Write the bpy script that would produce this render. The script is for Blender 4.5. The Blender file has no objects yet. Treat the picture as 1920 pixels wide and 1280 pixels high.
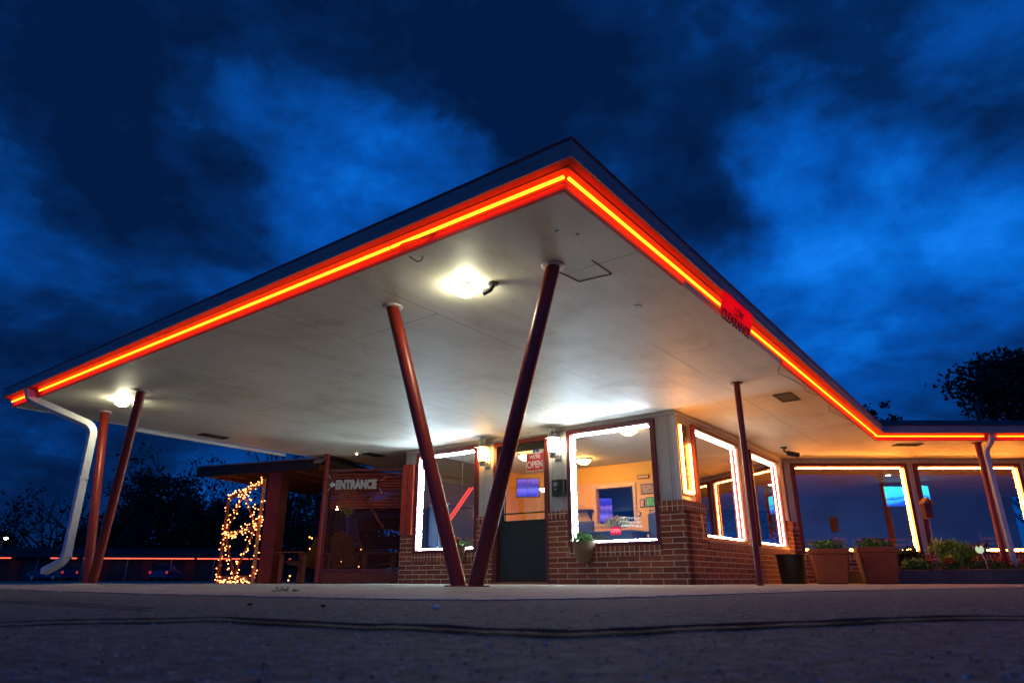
import bpy, bmesh, math, random
from mathutils import Vector, Matrix
R = math.radians
SC = bpy.context.scene
COL = SC.collection
rnd = random.Random(7)

# ------------------------------------------------------------------ frames
YAW = R(52.87)                        # the diner stands turned to the road
O = Vector((0.330, 3.695, 0.0))       # canopy corner on the ground
RZ = Matrix.Rotation(YAW, 4, 'Z')
BM_ = Matrix.Translation(O) @ RZ
BI = BM_.inverted()
def bl(x, y, z=0.0): return BM_ @ Vector((x, y, z))     # diner axes -> world
def lb(x, y, z=0.0): return BI @ Vector((x, y, z))      # world -> diner axes

# ------------------------------------------------------------------ nodes
def mat(name):
    m = bpy.data.materials.new(name); m.use_nodes = True
    nt = m.node_tree; nt.nodes.clear()
    out = nt.nodes.new('ShaderNodeOutputMaterial')
    return m, nt, out
def N(nt, t, **kw):
    n = nt.nodes.new(t)
    for k, v in kw.items():
        if k.startswith('i_'):
            key = k[2:]
            key = int(key) if key.isdigit() else key.replace('_', ' ')
            n.inputs[key].default_value = v
        else: setattr(n, k, v)
    return n
def L(nt, a, b): nt.links.new(a, b)
def c4(c): return (c[0], c[1], c[2], 1.0)
def mth(nt, op, a=None, b=None):
    n = nt.nodes.new('ShaderNodeMath'); n.operation = op
    for i, v in enumerate((a, b)):
        if v is None: continue
        if isinstance(v, (int, float)): n.inputs[i].default_value = v
        else: nt.links.new(v, n.inputs[i])
    return n.outputs[0]
def mixc(nt, fac, a, b, blend='MIX'):
    n = nt.nodes.new('ShaderNodeMix'); n.data_type = 'RGBA'; n.blend_type = blend
    for i, v in ((0, fac), (6, a), (7, b)):
        if isinstance(v, (int, float)): n.inputs[i].default_value = v
        elif isinstance(v, tuple): n.inputs[i].default_value = c4(v)
        else: nt.links.new(v, n.inputs[i])
    return n.outputs[2]
def ramp(nt, fac, stops, interp='LINEAR'):
    n = nt.nodes.new('ShaderNodeValToRGB'); cr = n.color_ramp; cr.interpolation = interp
    while len(cr.elements) < len(stops): cr.elements.new(0.5)
    for e, (p, c) in zip(cr.elements, stops):
        e.position = p; e.color = c4(c) if len(c) == 3 else c
    nt.links.new(fac, n.inputs[0]); return n.outputs[0]
def noise(nt, vec, scale, detail=4, rough=0.55, dist=0.0):
    n = N(nt, 'ShaderNodeTexNoise'); n.inputs['Scale'].default_value = scale
    n.inputs['Detail'].default_value = detail; n.inputs['Roughness'].default_value = rough
    n.inputs['Distortion'].default_value = dist
    if vec is not None: nt.links.new(vec, n.inputs['Vector'])
    return n.outputs['Fac']
def principled(nt, out, col, rough=0.6, metal=0.0, spec=0.5):
    p = nt.nodes.new('ShaderNodeBsdfPrincipled')
    if isinstance(col, tuple): p.inputs['Base Color'].default_value = c4(col)
    else: nt.links.new(col, p.inputs['Base Color'])
    if isinstance(rough, (int, float)): p.inputs['Roughness'].default_value = rough
    else: nt.links.new(rough, p.inputs['Roughness'])
    p.inputs['Metallic'].default_value = metal
    p.inputs['Specular IOR Level'].default_value = spec
    nt.links.new(p.outputs[0], out.inputs[0]); return p
def bump(nt, p, h, strength=0.3, dist=0.01):
    b = nt.nodes.new('ShaderNodeBump'); b.inputs['Strength'].default_value = strength
    b.inputs['Distance'].default_value = dist
    nt.links.new(h, b.inputs['Height']); nt.links.new(b.outputs[0], p.inputs['Normal'])
def objco(nt): return N(nt, 'ShaderNodeTexCoord').outputs['Object']
def uvco(nt): return N(nt, 'ShaderNodeTexCoord').outputs['UV']

def M_paint(name, col, rough=0.5, var=0.18, scale=3.0, metal=0.0, bmp=0.0, spec=0.5):
    m, nt, out = mat(name)
    co = objco(nt)
    n1 = noise(nt, co, scale, 5, 0.6); n2 = noise(nt, co, scale * 9, 3, 0.5)
    k = mth(nt, 'ADD', mth(nt, 'MULTIPLY', n1, 0.7), mth(nt, 'MULTIPLY', n2, 0.3))
    lo = tuple(c * (1 - var) for c in col); hi = tuple(min(1, c * (1 + var)) for c in col)
    p = principled(nt, out, ramp(nt, k, [(0.3, lo), (0.7, hi)]),
                   mth(nt, 'ADD', mth(nt, 'MULTIPLY', n2, 0.2), rough - 0.1), metal, spec)
    if bmp: bump(nt, p, n2, bmp, 0.01)
    return m
def M_emit(name, col, s, nos=False):
    m, nt, out = mat(name)
    e = N(nt, 'ShaderNodeEmission'); e.inputs[0].default_value = c4(col); e.inputs[1].default_value = s
    L(nt, e.outputs[0], out.inputs[0])
    if nos: m.cycles.emission_sampling = 'NONE'
    return m
def M_brick(name, bw, rh, seed=0.0, vertical=False):
    m, nt, out = mat(name)
    uv = uvco(nt)
    if vertical:
        sx = N(nt, 'ShaderNodeSeparateXYZ'); L(nt, uv, sx.inputs[0])
        cx = N(nt, 'ShaderNodeCombineXYZ'); L(nt, sx.outputs[1], cx.inputs[0]); L(nt, sx.outputs[0], cx.inputs[1]); v = cx.outputs[0]
    else: v = uv
    b = N(nt, 'ShaderNodeTexBrick'); L(nt, v, b.inputs['Vector'])
    b.offset = 0.0 if vertical else 0.5
    b.inputs['Scale'].default_value = 1.0; b.inputs['Brick Width'].default_value = bw
    b.inputs['Row Height'].default_value = rh; b.inputs['Mortar Size'].default_value = 0.0062
    b.inputs['Mortar Smooth'].default_value = 0.25; b.inputs['Bias'].default_value = 0.0
    b.inputs['Color1'].default_value = (0.15, 0.15, 0.15, 1); b.inputs['Color2'].default_value = (1, 1, 1, 1)
    b.inputs['Mortar'].default_value = (0.5, 0.5, 0.5, 1)
    co = objco(nt); n1 = noise(nt, co, 14, 5, 0.65); n2 = noise(nt, co, 90, 3, 0.6)
    bc = ramp(nt, b.outputs['Color'], [(0.1, (0.16, 0.034, 0.013)), (0.55, (0.28, 0.058, 0.020)), (1.0, (0.38, 0.092, 0.032))])
    bc = mixc(nt, 0.55, bc, ramp(nt, n1, [(0.3, (0.5, 0.5, 0.5)), (0.7, (1.25, 1.2, 1.15))]), 'MULTIPLY')
    mc = ramp(nt, n1, [(0.3, (0.60, 0.50, 0.36)), (0.7, (0.78, 0.69, 0.53))])
    colr = mixc(nt, b.outputs['Fac'], bc, mc)
    p = principled(nt, out, colr, 0.75)
    h = mth(nt, 'ADD', mth(nt, 'SUBTRACT', 1.0, b.outputs['Fac']), mth(nt, 'MULTIPLY', n2, 0.25))
    bump(nt, p, h, 0.7, 0.012)
    return m
def M_siding():
    m, nt, out = mat('grooved_white_siding')
    uv = uvco(nt); sx = N(nt, 'ShaderNodeSeparateXYZ'); L(nt, uv, sx.inputs[0])
    f = mth(nt, 'FRACT', mth(nt, 'MULTIPLY', sx.outputs[0], 1 / 0.203))
    g = mth(nt, 'LESS_THAN', f, 0.03)
    n1 = noise(nt, objco(nt), 2.2, 6, 0.6); n2 = noise(nt, objco(nt), 40, 3)
    base = ramp(nt, n1, [(0.3, (0.50, 0.50, 0.46)), (0.7, (0.64, 0.64, 0.60))])
    p = principled(nt, out, mixc(nt, g, base, (0.16, 0.15, 0.13)), 0.5)
    bump(nt, p, mth(nt, 'ADD', mth(nt, 'SUBTRACT', 1.0, g), mth(nt, 'MULTIPLY', n2, 0.06)), 0.6, 0.006)
    return m
def M_soffit():
    m, nt, out = mat('painted_plywood_soffit')
    co = objco(nt)
    mp = N(nt, 'ShaderNodeMapping'); L(nt, co, mp.inputs[0]); mp.inputs['Rotation'].default_value = (0, 0, 0)
    mp.inputs['Location'].default_value = (0.16, 0.35, 0)
    b = N(nt, 'ShaderNodeTexBrick'); L(nt, mp.outputs[0], b.inputs['Vector']); b.offset = 0.5
    b.inputs['Scale'].default_value = 1.0; b.inputs['Brick Width'].default_value = 2.44
    b.inputs['Row Height'].default_value = 1.22; b.inputs['Mortar Size'].default_value = 0.005
    b.inputs['Mortar Smooth'].default_value = 0.3
    n1 = noise(nt, co, 0.9, 6, 0.62, 0.6); n2 = noise(nt, co, 5.5, 5, 0.6, 0.3); n3 = noise(nt, co, 0.55, 2, 0.5); n4 = noise(nt, co, 60, 3)
    base = ramp(nt, n1, [(0.28, (0.50, 0.45, 0.36)), (0.48, (0.68, 0.64, 0.54)), (0.75, (0.76, 0.73, 0.64))])
    st = ramp(nt, n2, [(0.28, (0.72, 0.66, 0.58)), (0.42, (1, 1, 1))])
    base = mixc(nt, 0.42, base, st, 'MULTIPLY')
    # long brush / water streaks across the boards
    mp2 = N(nt, 'ShaderNodeMapping'); L(nt, co, mp2.inputs[0]); mp2.inputs['Scale'].default_value = (0.5, 5.0, 1)
    n5 = noise(nt, mp2.outputs[0], 1.2, 5, 0.65)
    base = mixc(nt, 0.32, base, ramp(nt, n5, [(0.32, (0.70, 0.66, 0.60)), (0.5, (1, 1, 1))]), 'MULTIPLY')
    seam = mth(nt, 'MULTIPLY', b.outputs['Fac'], ramp(nt, n3, [(0.38, (0.12, 0.12, 0.12)), (0.54, (0.9, 0.9, 0.9))]))
    p = principled(nt, out, mixc(nt, seam, base, (0.14, 0.12, 0.10)), 0.55)
    bump(nt, p, mth(nt, 'ADD', n1, mth(nt, 'MULTIPLY', n4, 0.05)), 0.25, 0.03)
    return m
def M_glass(name='window_glass', tint=(1, 1, 1), k=2.8):
    m, nt, out = mat(name)
    lw = N(nt, 'ShaderNodeLayerWeight'); lw.inputs['Blend'].default_value = 0.5
    f = mth(nt, 'POWER', lw.outputs['Facing'], 4.0)
    f = mth(nt, 'MULTIPLY', mth(nt, 'ADD', mth(nt, 'MULTIPLY', f, 0.96), 0.045), k)
    f = mth(nt, 'MINIMUM', f, 1.0)
    t = N(nt, 'ShaderNodeBsdfTransparent'); t.inputs[0].default_value = c4(tint)
    g = N(nt, 'ShaderNodeBsdfGlossy'); g.inputs['Roughness'].default_value = 0.0; g.inputs[0].default_value = (1, 1, 1, 1)
    mx = N(nt, 'ShaderNodeMixShader'); L(nt, f, mx.inputs[0]); L(nt, t.outputs[0], mx.inputs[1]); L(nt, g.outputs[0], mx.inputs[2])
    L(nt, mx.outputs[0], out.inputs[0]); return m
def M_asphalt():
    m, nt, out = mat('worn_asphalt')
    co = objco(nt)
    n1 = noise(nt, co, 0.7, 6, 0.6); n2 = noise(nt, co, 38, 7, 0.8); n3 = noise(nt, co, 160, 3, 0.6)
    v = N(nt, 'ShaderNodeTexVoronoi'); L(nt, co, v.inputs['Vector']); v.inputs['Scale'].default_value = 70
    base = ramp(nt, n2, [(0.36, (0.062, 0.074, 0.062)), (0.5, (0.155, 0.185, 0.155)), (0.64, (0.32, 0.37, 0.32))])
    base = mixc(nt, 0.5, base, ramp(nt, n1, [(0.3, (0.7, 0.7, 0.72)), (0.7, (1.15, 1.1, 1.08))]), 'MULTIPLY')
    st = mth(nt, 'LESS_THAN', v.outputs['Distance'], 0.16)
    v2 = N(nt, 'ShaderNodeTexVoronoi'); L(nt, co, v2.inputs['Vector']); v2.inputs['Scale'].default_value = 70
    sx = N(nt, 'ShaderNodeSeparateColor'); L(nt, v2.outputs['Color'], sx.inputs[0])
    pale = mth(nt, 'MULTIPLY', st, mth(nt, 'GREATER_THAN', sx.outputs[0], 0.86))
    dark = mth(nt, 'MULTIPLY', st, mth(nt, 'LESS_THAN', sx.outputs[0], 0.22))
    base = mixc(nt, mth(nt, 'MULTIPLY', pale, 0.8), base, (0.34, 0.31, 0.29))
    base = mixc(nt, mth(nt, 'MULTIPLY', dark, 0.8), base, (0.02, 0.018, 0.02))
    p = principled(nt, out, base, 0.9, 0.0, 0.15)
    bump(nt, p, mth(nt, 'ADD', mth(nt, 'MULTIPLY', v.outputs['Distance'], -0.6), mth(nt, 'ADD', n2, mth(nt, 'MULTIPLY', n3, 0.4))), 0.5, 0.008)
    return m
def M_concrete(name, a, b, sc=3.0):
    m, nt, out = mat(name)
    co = objco(nt); n1 = noise(nt, co, sc, 6, 0.65); n2 = noise(nt, co, sc * 22, 4, 0.7)
    base = mixc(nt, 0.5, ramp(nt, n1, [(0.3, a), (0.7, b)]), ramp(nt, n2, [(0.3, (0.6, 0.6, 0.6)), (0.65, (1.15, 1.15, 1.15))]), 'MULTIPLY')
    p = principled(nt, out, base, 0.8); bump(nt, p, n2, 0.35, 0.006); return m
def M_leaf(name, lo, hi, sc=2.5):
    m, nt, out = mat(name)
    co = objco(nt); n1 = noise(nt, co, sc, 3, 0.6)
    g = N(nt, 'ShaderNodeNewGeometry')
    k = mth(nt, 'ADD', mth(nt, 'MULTIPLY', n1, 0.6), mth(nt, 'MULTIPLY', g.outputs['Random Per Island'], 0.4))
    p = principled(nt, out, ramp(nt, k, [(0.25, lo), (0.75, hi)]), 0.6)
    return m

MT = {}
MT['brick'] = M_brick('red_brick', 0.345, 0.077)
MT['soldier'] = M_brick('red_brick_soldier_course', 0.148, 0.078, vertical=True)
MT['siding'] = M_siding()
MT['soffit'] = M_soffit()
MT['glass'] = M_glass()
MT['trim'] = M_paint('maroon_window_trim', (0.14, 0.013, 0.011), 0.4, 0.2, 5)
MT['redpaint'] = M_paint('red_fascia_paint', (0.78, 0.050, 0.035), 0.6, 0.10, 2, spec=0.2)
MT['column'] = M_paint('glossy_maroon_column_paint', (0.27, 0.022, 0.010), 0.36, 0.2, 4, spec=0.4)
MT['gutter'] = M_paint('grey_gutter_metal', (0.27, 0.255, 0.25), 0.5, 0.15, 2)
MT['drip'] = M_paint('red_drip_edge', (0.35, 0.03, 0.025), 0.45)
MT['white'] = M_paint('white_enamel', (0.74, 0.74, 0.72), 0.4, 0.08, 4)
MT['whitedirty'] = M_paint('weathered_white_downspout', (0.62, 0.61, 0.60), 0.45, 0.22, 3)
MT['black'] = M_paint('black_paint', (0.018, 0.020, 0.020), 0.45, 0.3, 4)
MT['doorpaint'] = M_paint('dark_green_door_paint', (0.009, 0.014, 0.012), 0.5, 0.25, 3)
MT['steel'] = M_paint('brushed_steel', (0.55, 0.55, 0.53), 0.3, 0.15, 6, metal=0.9)
MT['asphalt'] = M_asphalt()
MT['concrete'] = M_concrete('drive_concrete', (0.26, 0.245, 0.205), (0.47, 0.45, 0.39), 1.6)
MT['kerb'] = M_concrete('planter_concrete', (0.055, 0.058, 0.055), (0.12, 0.12, 0.11), 2.2)
MT['stone'] = M_paint('pale_grit', (0.42, 0.40, 0.37), 0.8, 0.1, 20)
def M_flat(name, lo, hi, sc):
    m, nt, out = mat(name); d = N(nt, 'ShaderNodeBsdfDiffuse'); L(nt, ramp(nt, noise(nt, objco(nt), sc, 5, 0.6), [(0.3, lo), (0.7, hi)]), d.inputs[0])
    L(nt, d.outputs[0], out.inputs[0]); return m
MT['tar'] = M_flat('tar_crack_filler', (0.026, 0.029, 0.034), (0.052, 0.056, 0.062), 30)
MT['roof'] = M_paint('dark_roofing_felt', (0.022, 0.022, 0.024), 0.9, 0.3, 3)
MT['ceil'] = M_paint('interior_ceiling_white', (0.52, 0.50, 0.45), 0.7, 0.08, 2)
MT['orange'] = M_paint('orange_interior_wall', (0.78, 0.37, 0.04), 0.6, 0.1, 1.5)
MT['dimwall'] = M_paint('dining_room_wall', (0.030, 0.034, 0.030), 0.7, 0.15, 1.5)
MT['floor'] = M_paint('tiled_interior_floor', (0.16, 0.11, 0.08), 0.4, 0.2, 3)
MT['wood'] = M_paint('stained_cedar', (0.30, 0.10, 0.025), 0.55, 0.3, 6)
MT['orangewood'] = M_paint('orange_chair_wood', (0.22, 0.068, 0.014), 0.55, 0.25, 6)
MT['redwood'] = M_paint('red_barn_board', (0.17, 0.022, 0.008), 0.6, 0.25, 6)
MT['redboard'] = M_paint('bright_red_board', (0.50, 0.05, 0.018), 0.5, 0.2, 6)
MT['darkwood'] = M_paint('dark_timber', (0.028, 0.016, 0.010), 0.7, 0.3, 6)
MT['gold'] = M_paint('gilt_frame', (0.60, 0.38, 0.14), 0.4, 0.2, 9)
MT['terracotta'] = M_paint('terracotta_clay', (0.22, 0.055, 0.020), 0.75, 0.25, 7, bmp=0.15)
MT['bin'] = M_paint('dark_green_plastic', (0.012, 0.022, 0.020), 0.45, 0.2, 5)
MT['wicker'] = M_paint('coir_basket', (0.20, 0.12, 0.055), 0.85, 0.4, 30, bmp=0.6)
MT['soil'] = M_paint('planting_soil', (0.045, 0.03, 0.02), 0.95, 0.4, 20, bmp=0.5)
MT['leaf'] = M_leaf('garden_leaf', (0.03, 0.10, 0.018), (0.11, 0.26, 0.05), 9)
MT['fern'] = M_leaf('feathery_leaf', (0.09, 0.20, 0.02), (0.32, 0.50, 0.06), 6)
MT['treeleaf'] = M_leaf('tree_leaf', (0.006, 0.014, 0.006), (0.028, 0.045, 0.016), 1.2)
MT['redleaf'] = M_leaf('red_petal', (0.28, 0.008, 0.007), (0.55, 0.03, 0.014), 9)
MT['bark'] = M_paint('tree_bark', (0.022, 0.018, 0.016), 0.9, 0.3, 8, bmp=0.5)
MT['blue'] = M_paint('blue_canvas', (0.03, 0.07, 0.32), 0.8, 0.15, 3)
MT['blackfab'] = M_paint('black_vinyl', (0.02, 0.022, 0.03), 0.5, 0.2, 6)
MT['carpaint'] = M_paint('dark_blue_car_paint', (0.03, 0.06, 0.14), 0.3, 0.15, 2)
MT['rubber'] = M_paint('black_rubber', (0.015, 0.015, 0.015), 0.8, 0.2, 8)
MT['neon'] = M_emit('orange_neon', (1.0, 0.120, 0.0045), 9.0)
MT['neon_far'] = M_emit('far_red_neon', (1.0, 0.13, 0.07), 1.5, True)
MT['tube_white'] = M_emit('cool_white_tube', (0.62, 0.84, 1.0), 255.0)
MT['tube_side'] = M_emit('white_tube', (1.0, 0.70, 0.46), 38.0)
MT['tube_warm'] = M_emit('warm_tube', (1.0, 0.29, 0.04), 165.0)
MT['tube_office'] = M_emit('amber_tube', (1.0, 0.36, 0.06), 75.0)
MT['globe'] = M_emit('canopy_globe_light', (1.0, 0.97, 0.66), 105.0)
MT['lobbylamp'] = M_emit('lobby_dome_light', (1.0, 0.50, 0.11), 120.0)
MT['lantern_warm'] = M_emit('warm_lantern_mantle', (1.0, 0.50, 0.12), 38.0)
MT['lantern_white'] = M_emit('white_lantern_mantle', (1.0, 0.88, 0.62), 32.0)
MT['bulb'] = M_emit('fairy_bulb', (1.0, 0.29, 0.07), 10.0)
MT['bulb_white'] = M_emit('white_patio_bulb', (1.0, 0.72, 0.40), 30.0)
MT['street'] = M_emit('street_lamp', (1.0, 0.85, 0.5), 30.0, True)
MT['taillight'] = M_emit('red_tail_light', (0.6, 0.02, 0.03), 1.0, True)
MT['downlight'] = M_emit('recessed_downlight', (1.0, 0.80, 0.55), 30.0)

# ------------------------------------------------------------------ mesh builder
class MB:
    def __init__(s, T=None):
        s.v = []; s.f = []; s.uv = []; s.T = T
    def add(s, verts, faces, uvs=None):
        b = len(s.v); s.v += [Vector(p) for p in verts]
        for f in faces: s.f.append([b + i for i in f])
    def box(s, x0, x1, y0, y1, z0, z1):
        x0, x1 = sorted((x0, x1)); y0, y1 = sorted((y0, y1)); z0, z1 = sorted((z0, z1))
        s.add([(x0,y0,z0),(x1,y0,z0),(x1,y1,z0),(x0,y1,z0),(x0,y0,z1),(x1,y0,z1),(x1,y1,z1),(x0,y1,z1)],
              [(0,3,2,1),(4,5,6,7),(0,1,5,4),(1,2,6,5),(2,3,7,6),(3,0,4,7)]); return s
    def frustum(s, w0, d0, z0, w1, d1, z1, cx=0, cy=0):
        q = lambda w, d, z: [(cx-w/2,cy-d/2,z),(cx+w/2,cy-d/2,z),(cx+w/2,cy+d/2,z),(cx-w/2,cy+d/2,z)]
        s.add(q(w0,d0,z0)+q(w1,d1,z1), [(0,3,2,1),(4,5,6,7),(0,1,5,4),(1,2,6,5),(2,3,7,6),(3,0,4,7)]); return s
    def tube(s, pts, r, n=10, caps=True, rot=0.0, sq=None):
        pts = [Vector(p) for p in pts]; m = len(pts); rs = r if isinstance(r, (list, tuple)) else [r] * m
        base = len(s.v); ref = None
        for i, p in enumerate(pts):
            if i == 0: t = pts[1] - p
            elif i == m - 1: t = p - pts[i-1]
            else: t = (pts[i+1] - p).normalized() + (p - pts[i-1]).normalized()
            t.normalize()
            if ref is None:
                ref = Vector((0,0,1)) if abs(t.z) < 0.9 else Vector((1,0,0))
            a = (ref - t * ref.dot(t)).normalized(); ref = a
            b = t.cross(a)
            for k in range(n):
                an = rot + 2 * math.pi * k / n
                rx, ry = (rs[i], rs[i]) if sq is None else sq
                s.v.append(p + a * (math.cos(an) * rx) + b * (math.sin(an) * ry))
        for i in range(m - 1):
            for k in range(n):
                k2 = (k + 1) % n
                s.f.append([base+i*n+k, base+i*n+k2, base+(i+1)*n+k2, base+(i+1)*n+k])
        if caps:
            s.f.append([base + k for k in reversed(range(n))]); s.f.append([base + (m-1)*n + k for k in range(n)])
        return s
    def lathe(s, prof, c=(0,0,0), n=20, caps=True):
        c = Vector(c); base = len(s.v); m = len(prof)
        for r, z in prof:
            for k in range(n):
                an = 2 * math.pi * k / n
                s.v.append(c + Vector((r * math.cos(an), r * math.sin(an), z)))
        for i in range(m - 1):
            for k in range(n):
                k2 = (k + 1) % n
                s.f.append([base+i*n+k, base+i*n+k2, base+(i+1)*n+k2, base+(i+1)*n+k])
        if caps:
            s.f.append([base + k for k in reversed(range(n))]); s.f.append([base + (m-1)*n + k for k in range(n)])
        return s
    def ball(s, c, r, n=10, m=6, sz=1.0):
        prof = [(max(1e-4, r * math.sin(math.pi * i / m)), -r * sz * math.cos(math.pi * i / m)) for i in range(m + 1)]
        return s.lathe(prof, c, n)
    def poly(s, pts): s.add(pts, [tuple(range(len(pts)))]); return s
    def prism(s, pts2, z0, z1):
        n = len(pts2)
        s.add([(x,y,z0) for x,y in pts2] + [(x,y,z1) for x,y in pts2],
              [tuple(reversed(range(n))), tuple(range(n, 2*n))] + [(i, (i+1)%n, n+(i+1)%n, n+i) for i in range(n)]); return s
    def extr(s, pts, d):
        n = len(pts); pts = [Vector(p) for p in pts]; d = Vector(d)
        s.add(pts + [p + d for p in pts],
              [tuple(reversed(range(n))), tuple(range(n, 2*n))] + [(i, (i+1)%n, n+(i+1)%n, n+i) for i in range(n)]); return s
    def leaf(s, p, size, rg, flat=0.0, asp=0.55):
        d = Vector((rg.gauss(0,1), rg.gauss(0,1), rg.gauss(0,1) * (1 - flat))).normalized()
        u = d.orthogonal().normalized(); a = rg.uniform(0, 6.28)
        w = d.cross(u); u2 = u * math.cos(a) + w * math.sin(a)
        p = Vector(p); h = u2 * size * asp * 0.5; l = d * size
        s.add([p, p + l*0.5 + h, p + l, p + l*0.5 - h], [(0,1,2,3)]); return s
    def build(s, name, m, parent=None, smooth=False, bevel=0.0, recalc=True, kind=None, ang=40):
        me = bpy.data.meshes.new(name)
        bm = bmesh.new()
        vs = [bm.verts.new(p) for p in s.v]
        uvl = bm.loops.layers.uv.new('UVMap')
        for f in s.f:
            try: bm.faces.new([vs[i] for i in f])
            except ValueError: pass
        if recalc: bmesh.ops.recalc_face_normals(bm, faces=bm.faces)
        bm.normal_update()
        for f in bm.faces:
            nx, ny, nz = (abs(c) for c in f.normal)
            for l in f.loops:
                co = l.vert.co
                l[uvl].uv = (co.x, co.y) if nz > nx and nz > ny else ((co.y, co.z) if nx > ny else (co.x, co.z))
            f.smooth = smooth
        if s.T is not None: bm.transform(s.T); bmesh.ops.recalc_face_normals(bm, faces=bm.faces) if recalc else None
        bm.to_mesh(me); bm.free()
        if smooth:
            try: me.set_sharp_from_angle(angle=R(ang))
            except Exception: pass
        if m is not None: me.materials.append(m)
        o = bpy.data.objects.new(name, me); COL.objects.link(o)
        if parent is not None: o.parent = parent
        if bevel:
            b = o.modifiers.new('bevel', 'BEVEL'); b.width = bevel; b.segments = 2; b.limit_method = 'ANGLE'; b.angle_limit = R(40)
        if kind: o['kind'] = kind
        return o
def tag(o, label, cat, group=None):
    o['label'] = label; o['category'] = cat
    if group: o['group'] = group
    return o
def thing(name, label, cat, loc, rz=0.0, group=None):
    o = bpy.data.objects.new(name, None); COL.objects.link(o); o.empty_display_size = 0.1
    o.location = loc; o.rotation_euler = (0, 0, rz)
    return tag(o, label, cat, group)
def text(name, body, org, right, up, size, m, parent=None, ext=0.003, bold=0.0, sx=1.0, align='LEFT'):
    cu = bpy.data.curves.new(name, 'FONT'); cu.body = body; cu.size = size; cu.extrude = ext
    cu.offset = bold; cu.align_x = align; cu.align_y = 'BOTTOM_BASELINE'
    cu.materials.append(m)
    tmp = bpy.data.objects.new(name, cu); COL.objects.link(tmp)
    bpy.context.view_layer.update()
    me = bpy.data.meshes.new_from_object(tmp.evaluated_get(bpy.context.evaluated_depsgraph_get()))
    bpy.data.objects.remove(tmp)
    o = bpy.data.objects.new(name, me); COL.objects.link(o)
    r = Vector(right).normalized(); u = Vector(up).normalized(); n = r.cross(u)
    M = Matrix((r * sx, u, n)).transposed().to_4x4(); M.translation = Vector(org)
    if parent is not None: o.parent = parent
    o.matrix_local = M
    return o
def struct(o): o['kind'] = 'structure'; return o

# ------------------------------------------------------------------ ground
g = MB(); g.box(-400, 400, -60, 400, -0.25, -0.004); struct(g.build('ground', MT['asphalt']))
apr = [(-8.0, 9.2), (-5.4, 7.3), (-3.2, 4.6), (-1.55, 3.1), (-0.45, 2.33), (-0.1, 2.2), (0.26, 2.38), (1.1, 3.3), (1.6, 3.85), (2.65, 4.85), (4.5, 6.3), (9, 9.2), (16, 11.2), (16, 22), (-14, 22)]
edge = apr[:12]; fine = []
for (x0, y0), (x1, y1) in zip(edge, edge[1:]):
    k = max(2, int(math.hypot(x1-x0, y1-y0) / 0.025))
    for i in range(k):
        t = i / k; fine.append((x0+(x1-x0)*t + rnd.gauss(0, 0.006), y0+(y1-y0)*t + rnd.gauss(0, 0.022)))
apr = fine + apr[11:]
a = MB(); a.prism(apr, -0.06, 0.0); struct(a.build('pavement', MT['concrete']))
# low swellings of the slab where the V columns are footed
def hump(cx, cy, rx, h):
    m = MB(); n = 28; k = 7; prof = []
    for i in range(k + 1):
        t = i / k; prof.append((rx * (1 - t) + 0.001, 0.0015 + h * (1 - math.cos(math.pi * t)) / 2))
    m.lathe(prof, (0,0,0), n); o = m.build('footing_pavement', MT['concrete'], smooth=True); o.location = bl(cx, cy); return struct(o)
hump(0.8, 1.43, 0.62, 0.014); hump(0.8, 7.62, 0.8, 0.022)
# tar crack filler: a meandering strip
def tar(pts, w):
    fine = []
    for (x0, y0), (x1, y1) in zip(pts, pts[1:]):
        n = 14
        for i in range(n): fine.append((x0 + (x1-x0)*i/n, y0 + (y1-y0)*i/n))
    fine.append(pts[-1]); m = MB(); tops = []; bots = []
    for i, (x, y) in enumerate(fine):
        j = 0.004 * math.sin(i * 0.37) + 0.002 * math.sin(i * 1.3 + 1) + rnd.uniform(-0.0015, 0.0015)
        ww = w * (0.9 + 0.2 * math.sin(i * 0.31) + rnd.uniform(-0.08, 0.08))
        tops.append((x, y + j + ww/2, 0.001)); bots.append((x, y + j - ww/2, 0.001))
    k = len(fine); m.add(tops + bots, [(i, i+1, k+i+1, k+i) for i in range(k-1)])
    o = m.build('road_crack_sealing', MT['tar'], recalc=False); return struct(o)
tar([(-0.90,0.97),(-0.70,0.99),(-0.662,1.05),(-0.538,1.08),(-0.455,1.13),(-0.298,1.012),(-0.178,0.94),(-0.144,0.953),(-0.040,0.871),(0.047,0.825),(0.098,0.835),(0.192,0.900),(0.312,0.964),(0.442,1.025),(0.590,1.115),(0.733,1.17),(0.95,1.16),(1.3,1.2)], 0.060)
tar([(-3.2,2.4),(-1.9,2.25),(-1.2,1.9),(-0.75,1.5)], 0.03)
for px, py, sz, ml in [(-0.156,1.477,0.009,'white'),(0.14,1.19,0.0035,'stone'),(0.092,1.35,0.003,'stone'),(0.03,0.66,0.0028,'stone'),(0.11,0.56,0.002,'stone'),(0.07,0.62,0.0018,'stone'),(-0.42,1.6,0.006,'darkwood'),(-0.62,1.7,0.006,'darkwood')]:
    m = MB(); m.ball((0,0,sz*0.4), sz, 8, 5, 0.5)
    for i, v in enumerate(m.v): m.v[i] = Vector((v.x*rnd.uniform(0.8,1.25), v.y*rnd.uniform(0.8,1.2), v.z*rnd.uniform(0.8,1.1)))
    o = m.build('pebble', MT[ml], smooth=True); o.location = (px, py, 0)
    lab = {0.009: 'largest white pebble on the asphalt before the V column', 0.006: 'dark leaf-like fleck of debris on the asphalt at left'}.get(sz, 'tiny white pebble on the dark asphalt in front')
    tag(o, lab, 'pebble', {0.006: 'dark debris on the asphalt', 0.009: None}.get(sz, 'tiny white pebbles on the asphalt'))
w = MB()
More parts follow.
